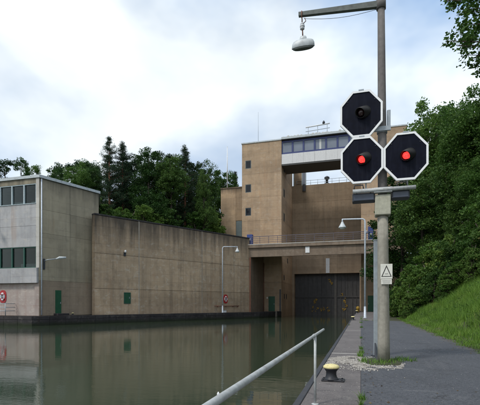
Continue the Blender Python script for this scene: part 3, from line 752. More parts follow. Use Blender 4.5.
an = thing('tower_annex', 'lower tan concrete block with grey door adjoining the tower at its left', 'building', (-30.7, 98, 14))
m = MB(); m.box(-33.4, XL - 0.01, YT + 0.35, 108, 13.5, 30.2); m.build('wall', 'concrete_annex', an)
m = MB(); m.box(-33.46, -29.6, YT + 0.22, YT + 0.345, 14, 30.2); m.build('wall_panel', 'concrete_annex', an)
m = MB(); m.box(-29.58, XL - 0.02, YT + 0.22, YT + 0.345, 22.2, 30.2); m.build('wall_panel', 'concrete_annex', an)
m = MB(); m.box(-33.55, XL - 0.01, YT + 0.12, 108.1, 30.22, 30.5); m.build('roof', 'concrete_annex', an)
m = MB(); m.box(-29.5, -28.05, YT + 0.26, YT + 0.34, 14.9, 22.1); m.build('door', 'grey_door', an)
fp = thing('flagpole', 'bare white flagpole rising behind the annex roof', 'flagpole', (-32.3, 100, 30.5))
m = MB(); m.tube([(-32.35, 100, 30.5), (-32.35, 100, 41.2)], [0.16, 0.09], 8); m.build('pole', 'white_paint', fp)
m = MB(); m.lathe([(0.05, 0), (0.12, 0.1), (0.05, 0.2)], 8, (-32.35, 100, 41.2)); m.build('finial', 'white_paint', fp)

rt = thing('lock_tower', 'tan concrete tower right of the lock, mostly hidden behind the signals and trees', 'tower', (4.8, 98, 0))
m = MB(); m.box(0.1, 9.6, YT + 0.1, YB + 0.5, -3, 40.85); m.build('wall', 'concrete_tan', rt)
for z0, z1 in ((-0.05, 6.98), (7.0, 13.98), (14.0, 21.88), (21.9, 27.48), (27.5, 33.18), (33.2, 40.85)):
    m = MB(); m.box(0.02, 9.69, YT, YT + 0.098, z0, z1); m.build('wall_panel', 'concrete_tan', rt)
m = MB(); m.box(-0.02, 9.8, YT - 0.12, YB + 0.6, 40.87, 41.15); m.build('roof', 'roof_edge', rt)
m = MB(); m.box(1.45, 2.75, YT - 0.05, YT - 0.003, 0.0, 3.6); d_ = m.build('door', 'green_door', rt)
m = MB(); m.box(1.55, 1.65, YT - 0.12, YT - 0.05, 1.6, 1.85); m.build('handle', 'galvanised', d_)
fb = thing('fire_box', 'small red cabinet beside the right green door', 'box', (3.2, 97.9, 2.2))
m = MB(); m.box(2.9, 3.5, 97.6, 97.99, 2.2, 4.2, 0.04); m.build('cabinet', 'red_paint', fb)
m = MB(); m.box(3.0, 3.4, 97.57, 97.598, 2.5, 3.9); m.build('door', 'red_paint', fb)

# back wall over the gate
bw = thing('gate_wall', 'broad tan concrete wall closing the lock above the gate', 'wall', (-9, 114, 10))
m = MB(); m.box(XR_ + 0.005, 0.095, YB + 0.12, YB + 3.4, 9.96, 34.1); m.build('wall', 'concrete_back', bw)
xs = [XR_ + 0.01, -12.2, -6.1, 0.09]; zs = [9.95, 14.4, 19.6, 24.6, 29.4, 34.1]
for i in range(3):
    for j in range(5):
        m = MB(); m.box(xs[i] + 0.012, xs[i + 1] - 0.012, YB, YB + 0.118, zs[j] + 0.015, zs[j + 1] - 0.015); m.build('wall_panel', 'concrete_back', bw)
m = MB(); m.box(XR_ + 0.01, -17.55, YB, YB + 3.0, -3.0, 9.93); m.build('jamb', 'concrete_back', bw)
m = MB(); m.box(-0.35, 0.09, YB, YB + 3.0, -3.0, 9.93); m.build('jamb', 'concrete_back', bw)
for k in range(10):
    x = -17.0 + k * 1.9
    m = MB(); m.tube([(x, YB + 0.7, 34.1), (x, YB + 0.7, 35.6)], 0.05, 6); m.build('rail_post', 'galvanised', bw)
for z in (34.8, 35.5):
    m = MB(); m.tube([(-17.0, YB + 0.7, z), (0.0, YB + 0.7, z)], 0.045, 6); m.build('rail', 'galvanised', bw)
bd = thing('gauge_board', 'white vertical board on the wall just above the gate', 'board', (-9, 113.95, 10))
m = MB(); m.box(-9.05, -8.1, YB - 0.07, YB - 0.01, 10.05, 14.0); m.build('board', 'white_paint', bd)
m = MB(); m.box(-8.6, -8.55, YB - 0.085, YB - 0.071, 10.1, 13.9); m.build('strip', 'cladding', bd)
ct = thing('rooftop_stair_cabin', 'small grey glazed stair cabin on top of the gate wall', 'cabin', (-16.5, 115, 34.1))
m = MB(); m.box(-17.9, -15.6, YB + 0.8, YB + 3.6, 34.12, 38.4); m.build('wall', 'concrete_tan', ct)
for xa in (-17.9, -15.62, -14.6):
    m = MB(); m.box(xa, xa + 0.22, YB + 0.45, YB + 0.7, 34.12, 38.9); m.build('post', 'window_frame_grey', ct)
m = MB(); m.box(-15.4, -14.6, YB + 0.5, YB + 0.56, 34.3, 38.6); m.build('pane', 'glass_control', ct)
m = MB(); m.box(-18.0, -14.3, YB + 0.3, YB + 3.7, 38.9, 39.1); m.build('roof', 'roof_edge', ct)
m = MB(); m.box(-15.3, -14.5, YB - 0.25, YB - 0.005, 32.4, 34.3); m.build('downspout', 'dark_housing', ct)
rb = thing('rooftop_fan', 'small dark ventilator on top of the gate wall behind its rail', 'ventilator', (-8.5, 115.5, 34.1))
m = MB(); m.lathe([(0.35, 0), (0.35, 1.5), (0.7, 1.6), (0.7, 2.1), (0.2, 2.4)], 12, (-8.9, 115.5, 34.1)); m.build('cowl', 'dark_housing', rb)
m = MB(); m.box(-9.5, -8.3, 114.9, 116.1, 34.1, 34.5); m.build('base', 'galvanised', rb)

# lock gate
gt = thing('lock_gate', 'dark grey steel lock gate with yellow marks at the end of the canal', 'gate', (-9, 115.6, -1.3))
gx = [-17.54, -14.0, -10.3, -6.6, -3.4, -0.36]; gz = [-2.2, 3.7, 9.92]
for i in range(5):
    for j in range(2):
        m = MB(); m.box(gx[i] + 0.03, gx[i + 1] - 0.03, 115.5, 115.9, gz[j] + 0.03, gz[j + 1] - 0.03); m.build('gate_panel', 'gate_steel', gt)
m = MB(); m.box(-17.54, -0.36, 115.7, 116.1, -2.2, 10.6); m.build('skin_plate', 'gate_steel', gt)
m = MB(); m.box(-6.9, -6.3, 115.2, 115.49, -2.2, 9.9); m.build('post', 'gate_post', gt)
m = MB(); m.box(-17.5, -0.4, 115.3, 115.49, 3.5, 3.9); m.build('girder', 'gate_steel', gt)
for x in (-16.2, -15.0, -12.8, -11.5, -9.1, -7.8, -5.2, -4.2, -2.2, -1.2):
    m = MB(); m.box(x - 0.07, x + 0.07, 115.36, 115.498, -2.2, 9.9); m.build('rib', 'gate_steel', gt)
def at_gate(u, v, Y=115.15):
    k = (u - 240) / 417.0; s_, c_ = 0.27868, 0.96038
    dd = Y / (k * s_ + c_); return dd * (k * c_ - s_), 1.6 + (304.5 - v) / 417.0 * dd
marks = [(-13.4, -11.9, -0.4, 1.0), (-11.7, -11.0, -0.3, 0.7), (-10.6, -10.2, -0.2, 0.6), (-9.9, -9.4, -0.1, 0.9), (-9.0, -8.2, -0.2, 0.8), (-12.4, -11.9, 1.9, 2.9), (-12.0, -11.6, 2.6, 3.2),
         (-5.5, -4.6, 3.6, 4.6), (-4.4, -3.9, 1.6, 3.3), (-4.1, -3.5, 0.9, 1.7), (-4.9, -3.9, -0.3, 0.8), (-8.4, -7.8, 7.6, 8.4), (-7.9, -7.4, 6.9, 7.6)]
for (xa, xb, za, zb) in marks:
    m = MB()
    for q_ in range(7):                    # flaking remains of one painted mark
        cxm, czm = random.uniform(xa, xb), random.uniform(za, zb); r_ = random.uniform(0.10, 0.24); n = 7; th = random.uniform(0.6, 1.6)
        pts = [(cxm + r_ / th * math.cos(2 * math.pi * k / n) * random.uniform(0.5, 1.2), czm + r_ * th * math.sin(2 * math.pi * k / n) * random.uniform(0.5, 1.2)) for k in range(n)]
        m.yprism(pts, 115.35 - 0.006 * q_, 115.56)
    m.build('paint_mark', 'yellow_mark', gt)

# control room spanning the two towers
cr = thing('control_room', 'white clad control room with blue ribbon windows spanning between the towers', 'control room', (-9, 98, 34.9))
xa0, xb0 = XR_ + 0.02, 0.0
m = MB(); m.box(xa0, xb0, YT + 0.75, YT + 6.6, 34.95, 40.6); m.build('body', 'roof_dark', cr)
m = MB(); m.box(xa0, xb0, YT + 0.12, YT + 6.9, 34.62, 34.93); m.build('floor_slab', 'roof_dark', cr)
pw = (xb0 - xa0) / 7
for k in range(7):
    xa, xb = xa0 + pw * k, xa0 + pw * (k + 1)
    m = MB(); m.box(xa + 0.012, xb - 0.012, YT + 0.05, YT + 0.7, 34.62 if False else 34.95, 37.3); m.build('cladding_panel', 'cladding', cr)
    fr = 0.2
    m = MB(); m.yframe([(xa, 37.32), (xb, 37.32), (xb, 40.5), (xa, 40.5)], [(xa + fr, 37.72), (xb - fr, 37.72), (xb - fr, 40.1), (xa + fr, 40.1)], YT + 0.2, YT + 0.45)
    wd = m.build('window', 'blue_frame', cr)
    m = MB(); m.box(xa + fr - 0.03, xb - fr + 0.03, YT + 0.34, YT + 0.38, 37.7, 40.12); m.build('pane', 'glass_control', wd)
    if k == 3:
        m = MB(); m.box(xa + 1.05, xa + 1.5, YT + 0.325, YT + 0.338, 37.75, 40.08); m.build('curtain', 'blind_white', wd)
m = MB(); m.box(xa0, xb0, YT - 0.45, YT + 7.1, 40.62, 41.05); m.build('roof', 'roof_dark', cr)
m = MB(); m.box(xa0, xb0, YT - 0.5, YT - 0.455, 40.7, 41.2); m.build('roof_fascia', 'roof_edge', cr)
bm = []
for k in range(46):
    x = xa0 + 0.4 + (xb0 - xa0 - 0.8) * k / 45
    h = random.uniform(0.25, 0.6)
    m = MB(); m.lathe([(0.32, 0), (0.36, h * 0.5), (0.22, h)], 7, (x, YT + 0.1 + random.uniform(-0.15, 0.5), 41.05), 1.0, 0.7); m.build('roof_ballast', 'roof_gravel', cr)
ra = thing('roof_antenna', 'white horizontal antenna frame on the control room roof', 'antenna', (-9.5, 100, 41.05))
m = MB(); m.tube([(-12.6, 99.4, 43.6), (-7.0, 99.4, 43.95)], 0.16, 8); m.build('boom', 'white_paint', ra)
for x in (-12.0, -9.8, -7.6):
    m = MB(); m.tube([(x, 99.4, 41.05), (x, 99.4, 43.7)], 0.07, 6); m.build('leg', 'galvanised', ra)
m = MB(); m.tube([(-12.6, 99.4, 42.6), (-7.0, 99.4, 42.9)], 0.06, 6); m.build('rail', 'galvanised', ra)
m = MB(); m.lathe([(0.3, 0), (0.3, 0.4), (0.12, 0.7)], 10, (-8.4, 99.4, 44.0)); m.build('beacon', 'dark_housing', ra)

# ------------------------------------------------------------------ road bridge
br = thing('road_bridge', 'concrete road bridge with thin railing crossing in front of the lock towers', 'bridge', (-22.6, 86, 0))
m = MB(); m.box(-28, -22.5, 86.02, 97.9, -2, 13.0); m.build('abutment', 'concrete_bridge', br)
m = MB(); m.box(-22.78, -22.52, 85.75, 86.0, 0, 11.6); m.build('pilaster', 'rust', br)
for xa, xb in ((-24.0, -11.4), (-11.38, 1.2), (1.22, 14)):
    m = MB(); m.box(xa, xb, 85.9, 86.5, 11.68, 13.55); m.build('edge_beam', 'concrete_bridge', br)
    m = MB(); m.box(xa, xb, 85.55, 97.9, 13.58, 14.2); m.build('deck', 'concrete_bridge', br)
m = MB(); m.box(-22.49, 14, 91.0, 91.6, 12.3, 13.55); m.build('rear_beam', 'concrete_bridge', br)
m = MB(); m.box(-24, 14, 85.5, 85.8, 14.21, 14.36); m.build('kerb', 'concrete_pale', br)
for k in range(20):
    x = -22.4 + k * 1.9
    m = MB(); m.box(x - 0.04, x + 0.04, 85.62, 85.7, 14.36, 15.95); m.build('railing_post', 'railing_purple', br)
for z, r_ in ((14.75, 0.03), (15.15, 0.03), (15.55, 0.03), (15.95, 0.06)):
    m = MB(); m.box(-22.4, 13.8, 85.62, 85.7, z - r_, z + r_); m.build('rail', 'railing_purple', br)
nb = thing('bridge_plate', 'small white plate fixed to the bridge beam', 'sign', (-10.3, 85.85, 12.2))
m = MB(); m.box(-10.95, -10.1, 85.8, 85.88, 12.2, 13.45); m.build('plate', 'white_paint', nb)
m = MB(); m.box(-10.55, -10.5, 85.86, 85.895, 12.25, 13.4); m.build('bracket', 'galvanised', nb)
for (xa, xb, za, zb, lb) in ((-23.5, -22.3, 14.22, 16.6, 'blue metal cabinet at the left end of the bridge railing'), (1.35, 2.45, 14.22, 17.0, 'blue metal cabinet at the right end of the bridge beside the lamp post')):
    c_ = thing('blue_cabinet', lb, 'cabinet', ((xa + xb) / 2, 86.7, za), 'blue cabinets on the bridge')
    m = MB(); m.box(xa, xb, 86.3, 87.1, za, zb, 0.03); m.build('housing', 'blue_box', c_)
    m = MB(); m.box(xa + 0.1, xb - 0.1, 86.27, 86.298, za + 0.15, zb - 0.15); dd_ = m.build('door', 'blue_box', c_)
    m = MB(); m.box(xa + 0.42, xb - 0.42, 86.25, 86.268, za + 1.05, za + 1.5); m.build('label_plate', 'sign_white', c_)
m = MB(); m.lathe([(0.05, 0), (0.05, 1.6), (0.3, 1.65), (0.35, 2.0), (0.1, 2.15)], 10, (1.0, 87.2, 14.2))
bl = thing('bridge_lamp', 'small white lamp at the right end of the bridge railing', 'lamp', (1.0, 87.2, 14.2)); m.build('lamp_head', 'white_paint', bl)
m = MB(); m.lathe([(0.12, 0), (0.12, 0.08)], 10, (1.0, 87.2, 14.2)); m.build('base', 'galvanised', bl)

# ------------------------------------------------------------------ signal mast
PX, PY = 0.61, 12.26
def pcen(z): return (PX - 0.0072 * z, PY, z)
def prad(z): return 0.165 - 0.0058 * z
sm = thing('signal_mast', 'tall weathered concrete mast carrying the octagonal signals and a lamp arm', 'mast', (PX, PY, 0))
m = MB(); m.tube([pcen(z) for z in (-0.02, 0.6, 1.5, 2.5, 3.3, 4.1)], [prad(z) for z in (0, 0.6, 1.5, 2.5, 3.3, 4.1)], 24); m.build('pole_foot', 'pole_concrete', sm)
m = MB(); m.tube([pcen(z) for z in (4.1, 5.5, 7.0, 8.5, 10.6)], [prad(z) - 0.012 for z in (4.1, 5.5, 7.0, 8.5, 10.6)], 24); m.build('pole_shaft', 'pole_weathered', sm)
px, py, _ = pcen(4.3)
m = MB(); m.box(px - 0.205, px + 0.205, py - 0.205, py + 0.205, 4.06, 4.62, 0.02); m.build('sleeve', 'mossy_white', sm)
m = MB(); m.tube([(px - 0.80, py - 0.24, 4.74), (px + 0.83, py - 0.24, 4.74)], 0.058, 12); m.build('crossbar', 'rail_steel', sm)
m = MB(); m.box(px - 0.24, px + 0.24, py - 0.27, py - 0.12, 4.66, 4.80, 0.01); m.build('crossbar_clamp', 'rail_steel', sm)
for x in (-0.06, 1.06):
    m = MB(); m.tube([(x - 0.13, py - 0.24, 4.77), (x - 0.11, py - 0.25, 4.90), (x + 0.11, py - 0.25, 4.90), (x + 0.13, py - 0.24, 4.77)], 0.02, 8); m.build('bracket', 'dark_cable', sm)
for x in (0.13, 1.2):
    m = MB(); m.tube([(x, py - 0.2, 4.76), (x, py - 0.2, 5.1)], 0.022, 8); m.build('bracket', 'rail_steel', sm)
px, py, _ = pcen(6.45)
m = MB(); m.lathe([(prad(6.4) + 0.012, 0), (prad(6.4) + 0.012, 0.16)], 20, (px, py, 6.36)); m.build('clamp_ring', 'galvanised', sm)
m = MB(); m.box(px - 0.22, px + 0.22, py - 0.17, py - 0.11, 6.38, 6.50); m.build('clamp_bar', 'galvanised', sm)
m = MB(); m.box(px + 0.13, px + 0.22, py - 0.06, py + 0.06, 6.5, 6.98, 0.01); m.build('junction_box', 'galvanised', sm)
px, py, _ = pcen(9.95)
AZ0, AZ1 = 9.97, 10.12
m = MB(); m._add([(px, py - 0.06, AZ0 - 0.09), (px, py + 0.06, AZ0 - 0.09), (px, py + 0.06, AZ0 + 0.08), (px, py - 0.06, AZ0 + 0.08),
                  (-1.76, py - 0.05, AZ1 - 0.055), (-1.76, py + 0.05, AZ1 - 0.055), (-1.76, py + 0.05, AZ1 + 0.055), (-1.76, py - 0.05, AZ1 + 0.055)],
                 [(0, 1, 2, 3), (7, 6, 5, 4), (0, 4, 5, 1), (1, 5, 6, 2), (2, 6, 7, 3), (3, 7, 4, 0)]); m.build('lamp_arm', 'arm_weathered', sm)
m = MB(); m.lathe([(prad(9.9) + 0.02, 0), (prad(9.9) + 0.02, 0.3)], 20, (px, py, 9.83)); m.build('arm_collar', 'pole_weathered', sm)
m = MB(); m.tube([(-1.6 + 2.02 * k / 8, py - 0.07, 9.93 - 0.13 * (k / 8) - 0.10 * math.sin(math.pi * k / 8)) for k in range(9)], 0.006, 5); m.build('lamp_cable', 'dark_cable', sm)

pl_ = thing('pendant_lamp', 'white oval pendant lamp hanging from the end of the mast arm', 'lamp', (-1.63, PY, 9.0))
m = MB(); m.tube([(-1.66, PY, 10.13), (-1.66, PY - 0.075, 10.16), (-1.66, PY - 0.075, 10.0), (-1.66, PY, 9.96), (-1.66, PY, 9.86)], 0.016, 8); m.tube([(-1.58, PY - 0.02, 9.98), (-1.55, PY, 9.9), (-1.62, PY, 9.84)], 0.012, 6); m.build('hook', 'rust', pl_)
m = MB(); m.lathe([(0.03, 0.0), (0.065, 0.02), (0.065, 0.05), (0.04, 0.06), (0.072, 0.08), (0.072, 0.12), (0.04, 0.135), (0.06, 0.15), (0.05, 0.19), (0.02, 0.21)], 14, (-1.655, PY, 9.66)); m.build('insulator', 'porcelain', pl_)
m = MB(); m.tube([(-1.65, PY, 9.68), (-1.64, PY, 9.48)], 0.018, 8); m.build('stem', 'rust', pl_)
m = MB(); m.lathe([(0.05, 0.50), (0.09, 0.485), (0.105, 0.43), (0.12, 0.355)], 20, (-1.63, PY, 8.97), 1.0, 0.5); m.build('gear_cap', 'lamp_shell', pl_)
prof = [(0.05, 0.39), (0.23, 0.385), (0.295, 0.35), (0.325, 0.28), (0.335, 0.165), (0.318, 0.16), (0.312, 0.19)]
m = MB(); m.lathe(prof, 36, (-1.63, PY, 8.97), 1.0, 0.27); m.build('housing', 'lamp_shell', pl_)
m = MB(); m.lathe([(0.31, 0.185), (0.30, 0.135), (0.26, 0.115), (0.15, 0.105), (0.03, 0.103)], 36, (-1.63, PY, 8.97), 1.0, 0.265); m.build('diffuser', 'lamp_diffuser', pl_)

def octo(cx, cz, w, h):
    k = 0.2929
    a, b = w / 2, h / 2
    return [(cx - a, cz - b + k * h), (cx - a + k * w, cz - b), (cx + a - k * w, cz - b), (cx + a, cz - b + k * h), (cx + a, cz + b - k * h), (cx + a - k * w, cz + b), (cx - a + k * w, cz + b), (cx - a, cz + b - k * h)]
def signal(cx, cz, lit, label):
    t = thing('traffic_signal', label, 'signal', (cx, 12.0, cz), 'octagonal light signals on the mast')
    W, H = 1.125, 1.275
    m = MB(); m.yprism(octo(cx, cz, W - 0.05, H - 0.05), 11.985, 12.02); m.build('backboard', 'black_panel', t)
    m = MB(); m.yframe(octo(cx, cz, W, H), octo(cx, cz, W - 0.105, H - 0.11), 11.965, 12.04); m.build('border', 'panel_border', t)
    dirv = Vector((-0.46, -0.82, -0.34)).normalized()
    rot = dirv.to_track_quat('Z', 'Y').to_matrix().to_4x4()
    M = Matrix.Translation((cx + 0.06, 11.985, cz + 0.03)) @ rot
    n = 24; vs = []; fs = []
    Minv = M.inverted()
    top = (Minv.to_3x3() @ Vector((0, 0, 1))); tx = math.atan2(top.y, top.x)
    for (rr, base) in ((0.16, 0), (0.135, 1), (0.125, 1), (0.125, 0)):
        for k in range(n):
            th = 2 * math.pi * k / n
            up = 0.5 + 0.5 * math.cos(th - tx)
            L = 0.0 if base == 0 else 0.15 + 0.11 * up
            sc_ = 1.12 if base == 0 else 1.0
            vs.append((rr * sc_ * math.cos(th), rr * sc_ * math.sin(th), L if base else (-0.1 if rr > 0.14 else 0.02)))
    for i in range(3):
        for k in range(n):
            k2 = (k + 1) % n; fs.append((i * n + k, i * n + k2, (i + 1) * n + k2, (i + 1) * n + k))
    m = MB(M); m._add(vs, fs, True); m.build('visor', 'visor_black', t)
    m = MB(M); m.lathe([(0.092, 0.02), (0.09, 0.15), (0.07, 0.172), (0.042, 0.184), (0.015, 0.188)], 24); m.build('lens', 'lens_red' if lit else 'lens_off', t)
    for bx_, bz_ in ((-0.36, 0.36), (0.36, 0.36), (-0.36, -0.36), (0.36, -0.36)):
        m = MB(Matrix.Translation((cx + bx_, 11.985, cz + bz_)) @ Matrix.Rotation(R(90), 4, 'X')); m.lathe([(0.016, 0.0), (0.016, 0.01), (0.008, 0.014)], 6); m.build('bolt', 'dark_housing', t)
    m = MB(); m.box(cx - 0.3, cx + 0.3, 12.041, 12.09, cz - 0.06, cz + 0.06); m.build('rear_bracket', 'galvanised', t)
    m = MB(); m.box(cx - 0.07, cx + 0.07, 11.96, 12.05, cz + H / 2 - 0.005, cz + H / 2 + 0.03); m.build('top_clip', 'galvanised', t)
    return t
signal(0.005, 6.862, False, 'uppermost black octagonal signal with white border, its lamp unlit')
signal(0.02, 5.583, True, 'lower left black octagonal signal showing a red light')
signal(1.152, 5.578, True, 'right black octagonal signal showing a red light')
for (xa, xb, zo, lb) in ((-0.235, 0.375, 0.0, 'dark flat box lamp under the lower left octagonal signal'), (0.80, 1.27, 0.02, 'dark flat box lamp under the right octagonal signal')):
    t_ = thing('box_lamp', lb, 'lamp', ((xa + xb) / 2, 12.2, 4.5), 'box lamps under the signals')
    m = MB(); m.box(xa, xb, 12.09, 12.38, 4.47 + zo, 4.70 + zo, 0.015); m.build('housing', 'dark_housing', t_)
    m = MB(); m.box(xa + 0.04, xb - 0.04, 12.075, 12.088, 4.50 + zo, 4.67 + zo); m.build('front_panel', 'housing_face', t_)
    for q_ in (0.2, 0.8):
        x = xa + (xb - xa) * q_
        m = MB(); m.box(x - 0.015, x + 0.015, 11.99, 12.13, 4.70 + zo, 4.73 + zo); m.build('strap', 'rail_steel', t_)

ws_ = thing('warning_sign', 'small white warning plate with black triangle on the mast', 'sign', (0.67, 12.08, 2.15))
Ys = PY - prad(2.4) - 0.03
m = MB(); m.box(0.515, 0.825, Ys, Ys + 0.012, 2.305, 2.71, 0.003); m.build('plate', 'sign_white', ws_)
m = MB(); m.box(0.53, 0.81, Ys, Ys + 0.012, 2.155, 2.295, 0.003); m.build('lower_plate', 'sign_white', ws_)
m = MB(); m.yframe([(0.535, 2.36), (0.805, 2.36), (0.67, 2.68)], [(0.565, 2.378), (0.775, 2.378), (0.67, 2.625)], Ys - 0.003, Ys - 0.0005); m.build('triangle', 'sign_black', ws_)
m = MB(); m.box(0.63, 0.71, Ys - 0.003, Ys - 0.0005, 2.43, 2.455); m.build('print_line', 'sign_grey_print', ws_)
for k in range(3):
    m = MB(); m.box(0.56 + 0.01 * k, 0.78 - 0.012 * k, Ys - 0.003, Ys - 0.0005, 2.255 - 0.035 * k, 2.267 - 0.035 * k); m.build('print_line', 'sign_grey_print', ws_)
m = MB(); m.box(0.64, 0.70, Ys + 0.0125, Ys + 0.04, 2.2, 2.66); m.build('bracket', 'galvanised', ws_)

dp = thing('galvanised_duct', 'flat pale galvanised cable duct standing behind the signal mast', 'duct', (0.46, 13.6, 0))
m = MB(); m.box(0.375, 0.545, 13.55, 13.68, 0.0, 3.58, 0.012); m.build('duct', 'galvanised', dp)
m = MB(); m.box(0.365, 0.555, 13.54, 13.69, 3.58, 3.61); m.build('cap', 'galvanised', dp)
m = MB(); m._add([(0.40, 13.0, 0.0), (0.44, 13.0, 0.0), (0.44, 13.56, 0.0), (0.40, 13.56, 0.0), (0.40, 13.56, 0.42), (0.44, 13.56, 0.42)], [(0, 3, 2, 1), (0, 1, 5, 4), (0, 4, 3), (1, 2, 5), (3, 4, 5, 2)]); m.build('foot_brace', 'dark_housing', dp)
m = MB(); m.box(0.30, 0.62, 13.45, 13.78, 0.0, 0.03); m.build('foot_plate', 'dark_housing', dp)
# stump bracket beside the mast
m = MB(); m._add([(0.33, 12.35, 0), (0.55, 12.35, 0), (0.55, 12.75, 0), (0.33, 12.75, 0), (0.50, 12.45, 0.20), (0.55, 12.45, 0.20), (0.55, 12.7, 0.20), (0.50, 12.7, 0.20)],
                 [(0, 3, 2, 1), (4, 5, 6, 7), (0, 1, 5, 4), (1, 2, 6, 5), (2, 3, 7, 6), (3, 0, 4, 7)])
wc = m.build('wedge_chock', 'dark_housing', None, (0.45, 12.5, 0)); tag(wc, 'dark metal wedge lying at the foot of the signal mast', 'wedge')

# ------------------------------------------------------------------ hand rail, bollards
hrl = thing('hand_rail', 'pale grey tubular hand rail running along the near quay edge', 'railing', (-0.71, 4.0, 0))
RX, RZ = -0.72, 1.10
m = MB(); m.tube([(RX, -4.0, RZ), (RX, 2.0, RZ), (RX, 8.3, RZ), (RX, 8.5, RZ)], 0.024, 16); m.build('rail', 'rail_steel', hrl)
for y in (6.75, 1.75, -3.2):
    m = MB(); m.tube([(RX + 0.015, y, 0.0), (RX + 0.015, y, RZ - 0.01)], 0.021, 14); m.build('post', 'rail_steel', hrl)
    m = MB(); m.tube([(RX, y - 0.035, RZ), (RX, y + 0.035, RZ)], 0.031, 14); m.box(RX - 0.012, RX + 0.012, y - 0.02, y + 0.02, RZ - 0.06, RZ - 0.02); m.build('clamp', 'rail_steel', hrl)
    m = MB(); m.lathe([(0.06, 0), (0.06, 0.012), (0.03, 0.02)], 14, (RX + 0.015, y, 0.0)); m.build('foot_plate', 'rail_steel', hrl)
m = MB(); m.lathe([(0.004, 0), (0.007, 0.004), (0.008, 0.010), (0.005, 0.015), (0.003, 0.02)], 10, (RX - 0.02, 2.13, RZ + 0.008)); m.build('clip', 'white_paint', hrl)

def bollard(loc, label, s=1.0):
    t = thing('mooring_bollard', label, 'bollard', loc, 'mooring bollards along the near quay')
    M = Matrix.Translation(loc) @ Matrix.Diagonal((s, s, s * 0.93, 1))
    m = MB(M); m.box(-0.20, 0.27, -0.15, 0.15, 0.0, 0.035, 0.012); m.build('base_plate', 'bollard_black', t)
    m = MB(M); m.lathe([(0.16, 0.03), (0.145, 0.05), (0.118, 0.09), (0.105, 0.15), (0.108, 0.21), (0.14, 0.26), (0.158, 0.285)], 22); m.build('stem', 'bollard_black', t)
    m = MB(M); m.lathe([(0.155, 0.282), (0.168, 0.30), (0.165, 0.33), (0.13, 0.36), (0.07, 0.375), (0.02, 0.378)], 22); m.build('cap', 'yellow_paint', t)
    for (x, y) in ((-0.16, -0.11), (0.22, -0.11), (0.22, 0.11), (-0.16, 0.11)):
        m = MB(M); m.lathe([(0.018, 0.035), (0.018, 0.05), (0.008, 0.055)], 6, (x, y, 0)); m.build('bolt', 'bollard_black', t)
    return t
bollard((-0.60, 8.95, 0), 'near black mooring bollard with yellow cap on the quay by the hand rail')
bollard((-0.80, 44.3, 0), 'distant black mooring bollard with pale cap on the quay edge before the bridge', 1.15)
bollard((-0.75, 80.0, 0), 'farthest mooring bollard on the near quay, under the bridge', 1.5)
bollard((-41.15, 52.6, 0), 'small yellow capped bollard on the far quay beside the green door', 1.1)
lp = thing('ladder_handle', 'thin dark post on the quay edge just short of the gate', 'post', (-0.95, 70, 0))
m = MB(); m.tube([(-0.9, 70, 0), (-0.9, 70, 1.35)], 0.05, 8); m.build('post', 'dark_housing', lp)
m = MB(); m.lathe([(0.12, 0), (0.12, 0.03)], 10, (-0.9, 70, 0)); m.build('base', 'dark_housing', lp)
yb = thing('yellow_post', 'short yellow post on the near quay below the bridge', 'post', (-0.5, 86.5, 0))
m = MB(); m.lathe([(0.3, 0), (0.3, 0.7), (0.36, 0.75), (0.3, 1.1), (0.1, 1.25)], 12, (-0.6, 86.5, 0)); m.build('post', 'yellow_mark', yb)
m = MB(); m.lathe([(0.4, 0), (0.4, 0.05)], 12, (-0.6, 86.5, 0)); m.build('base', 'dark_housing', yb)

# ------------------------------------------------------------------ sand, chips and weeds round the mast
def blob(cx, cy, rx, ry, seed, z):
    r_ = random.Random(seed); ph = [r_.uniform(0, 6.28) for _ in range(5)]; n = 56; out = []
    for k in range(n):
        a = 2 * math.pi * k / n
        q_ = 1 + 0.16 * math.sin(2 * a + ph[0]) + 0.14 * math.sin(3 * a + ph[1]) + 0.10 * math.sin(7 * a + ph[2]) + 0.07 * math.sin(12 * a + ph[3]) + 0.05 * math.sin(19 * a + ph[4])
        out.append((max(-0.925, cx + rx * q_ * math.cos(a)), cy + ry * q_ * math.sin(a), z))
    return out
m = MB()
for i, (cx_, cy_, rx_, ry_) in enumerate([(-0.60, 12.5, 0.30, 0.60), (-0.25, 11.9, 0.34, 0.35), (0.05, 11.3, 0.30, 0.30), (0.62, 11.2, 0.34, 0.20), (-0.78, 11.7, 0.11, 0.4), (0.1, 12.7, 0.22, 0.5), (-0.3, 13.1, 0.30, 0.25), (0.98, 11.6, 0.10, 0.3), (0.25, 10.8, 0.2, 0.12)]):
    p_ = blob(cx_, cy_, rx_, ry_, 60 + i, 0.0068 + 0.0006 * i); m._add(p_, [tuple(range(len(p_)))])
sd = m.build('sand_patch', 'sand'); tag(sd, 'pale sand smeared over the quay round the mast foot', kind='stuff')
ft = []
for k in range(26):
    a = 2 * math.pi * k / 26; c_, s_ = math.cos(a), math.sin(a)
    ft.append((0.60 + (0.46 + random.uniform(-0.03, 0.03)) * math.copysign(abs(c_) ** 0.6, c_), 12.25 + (0.72 + random.uniform(-0.05, 0.05)) * math.copysign(abs(s_) ** 0.6, s_)))
m = MB(); m.prism(ft, -0.05, 0.022); m.build('footing', 'soil', sm)

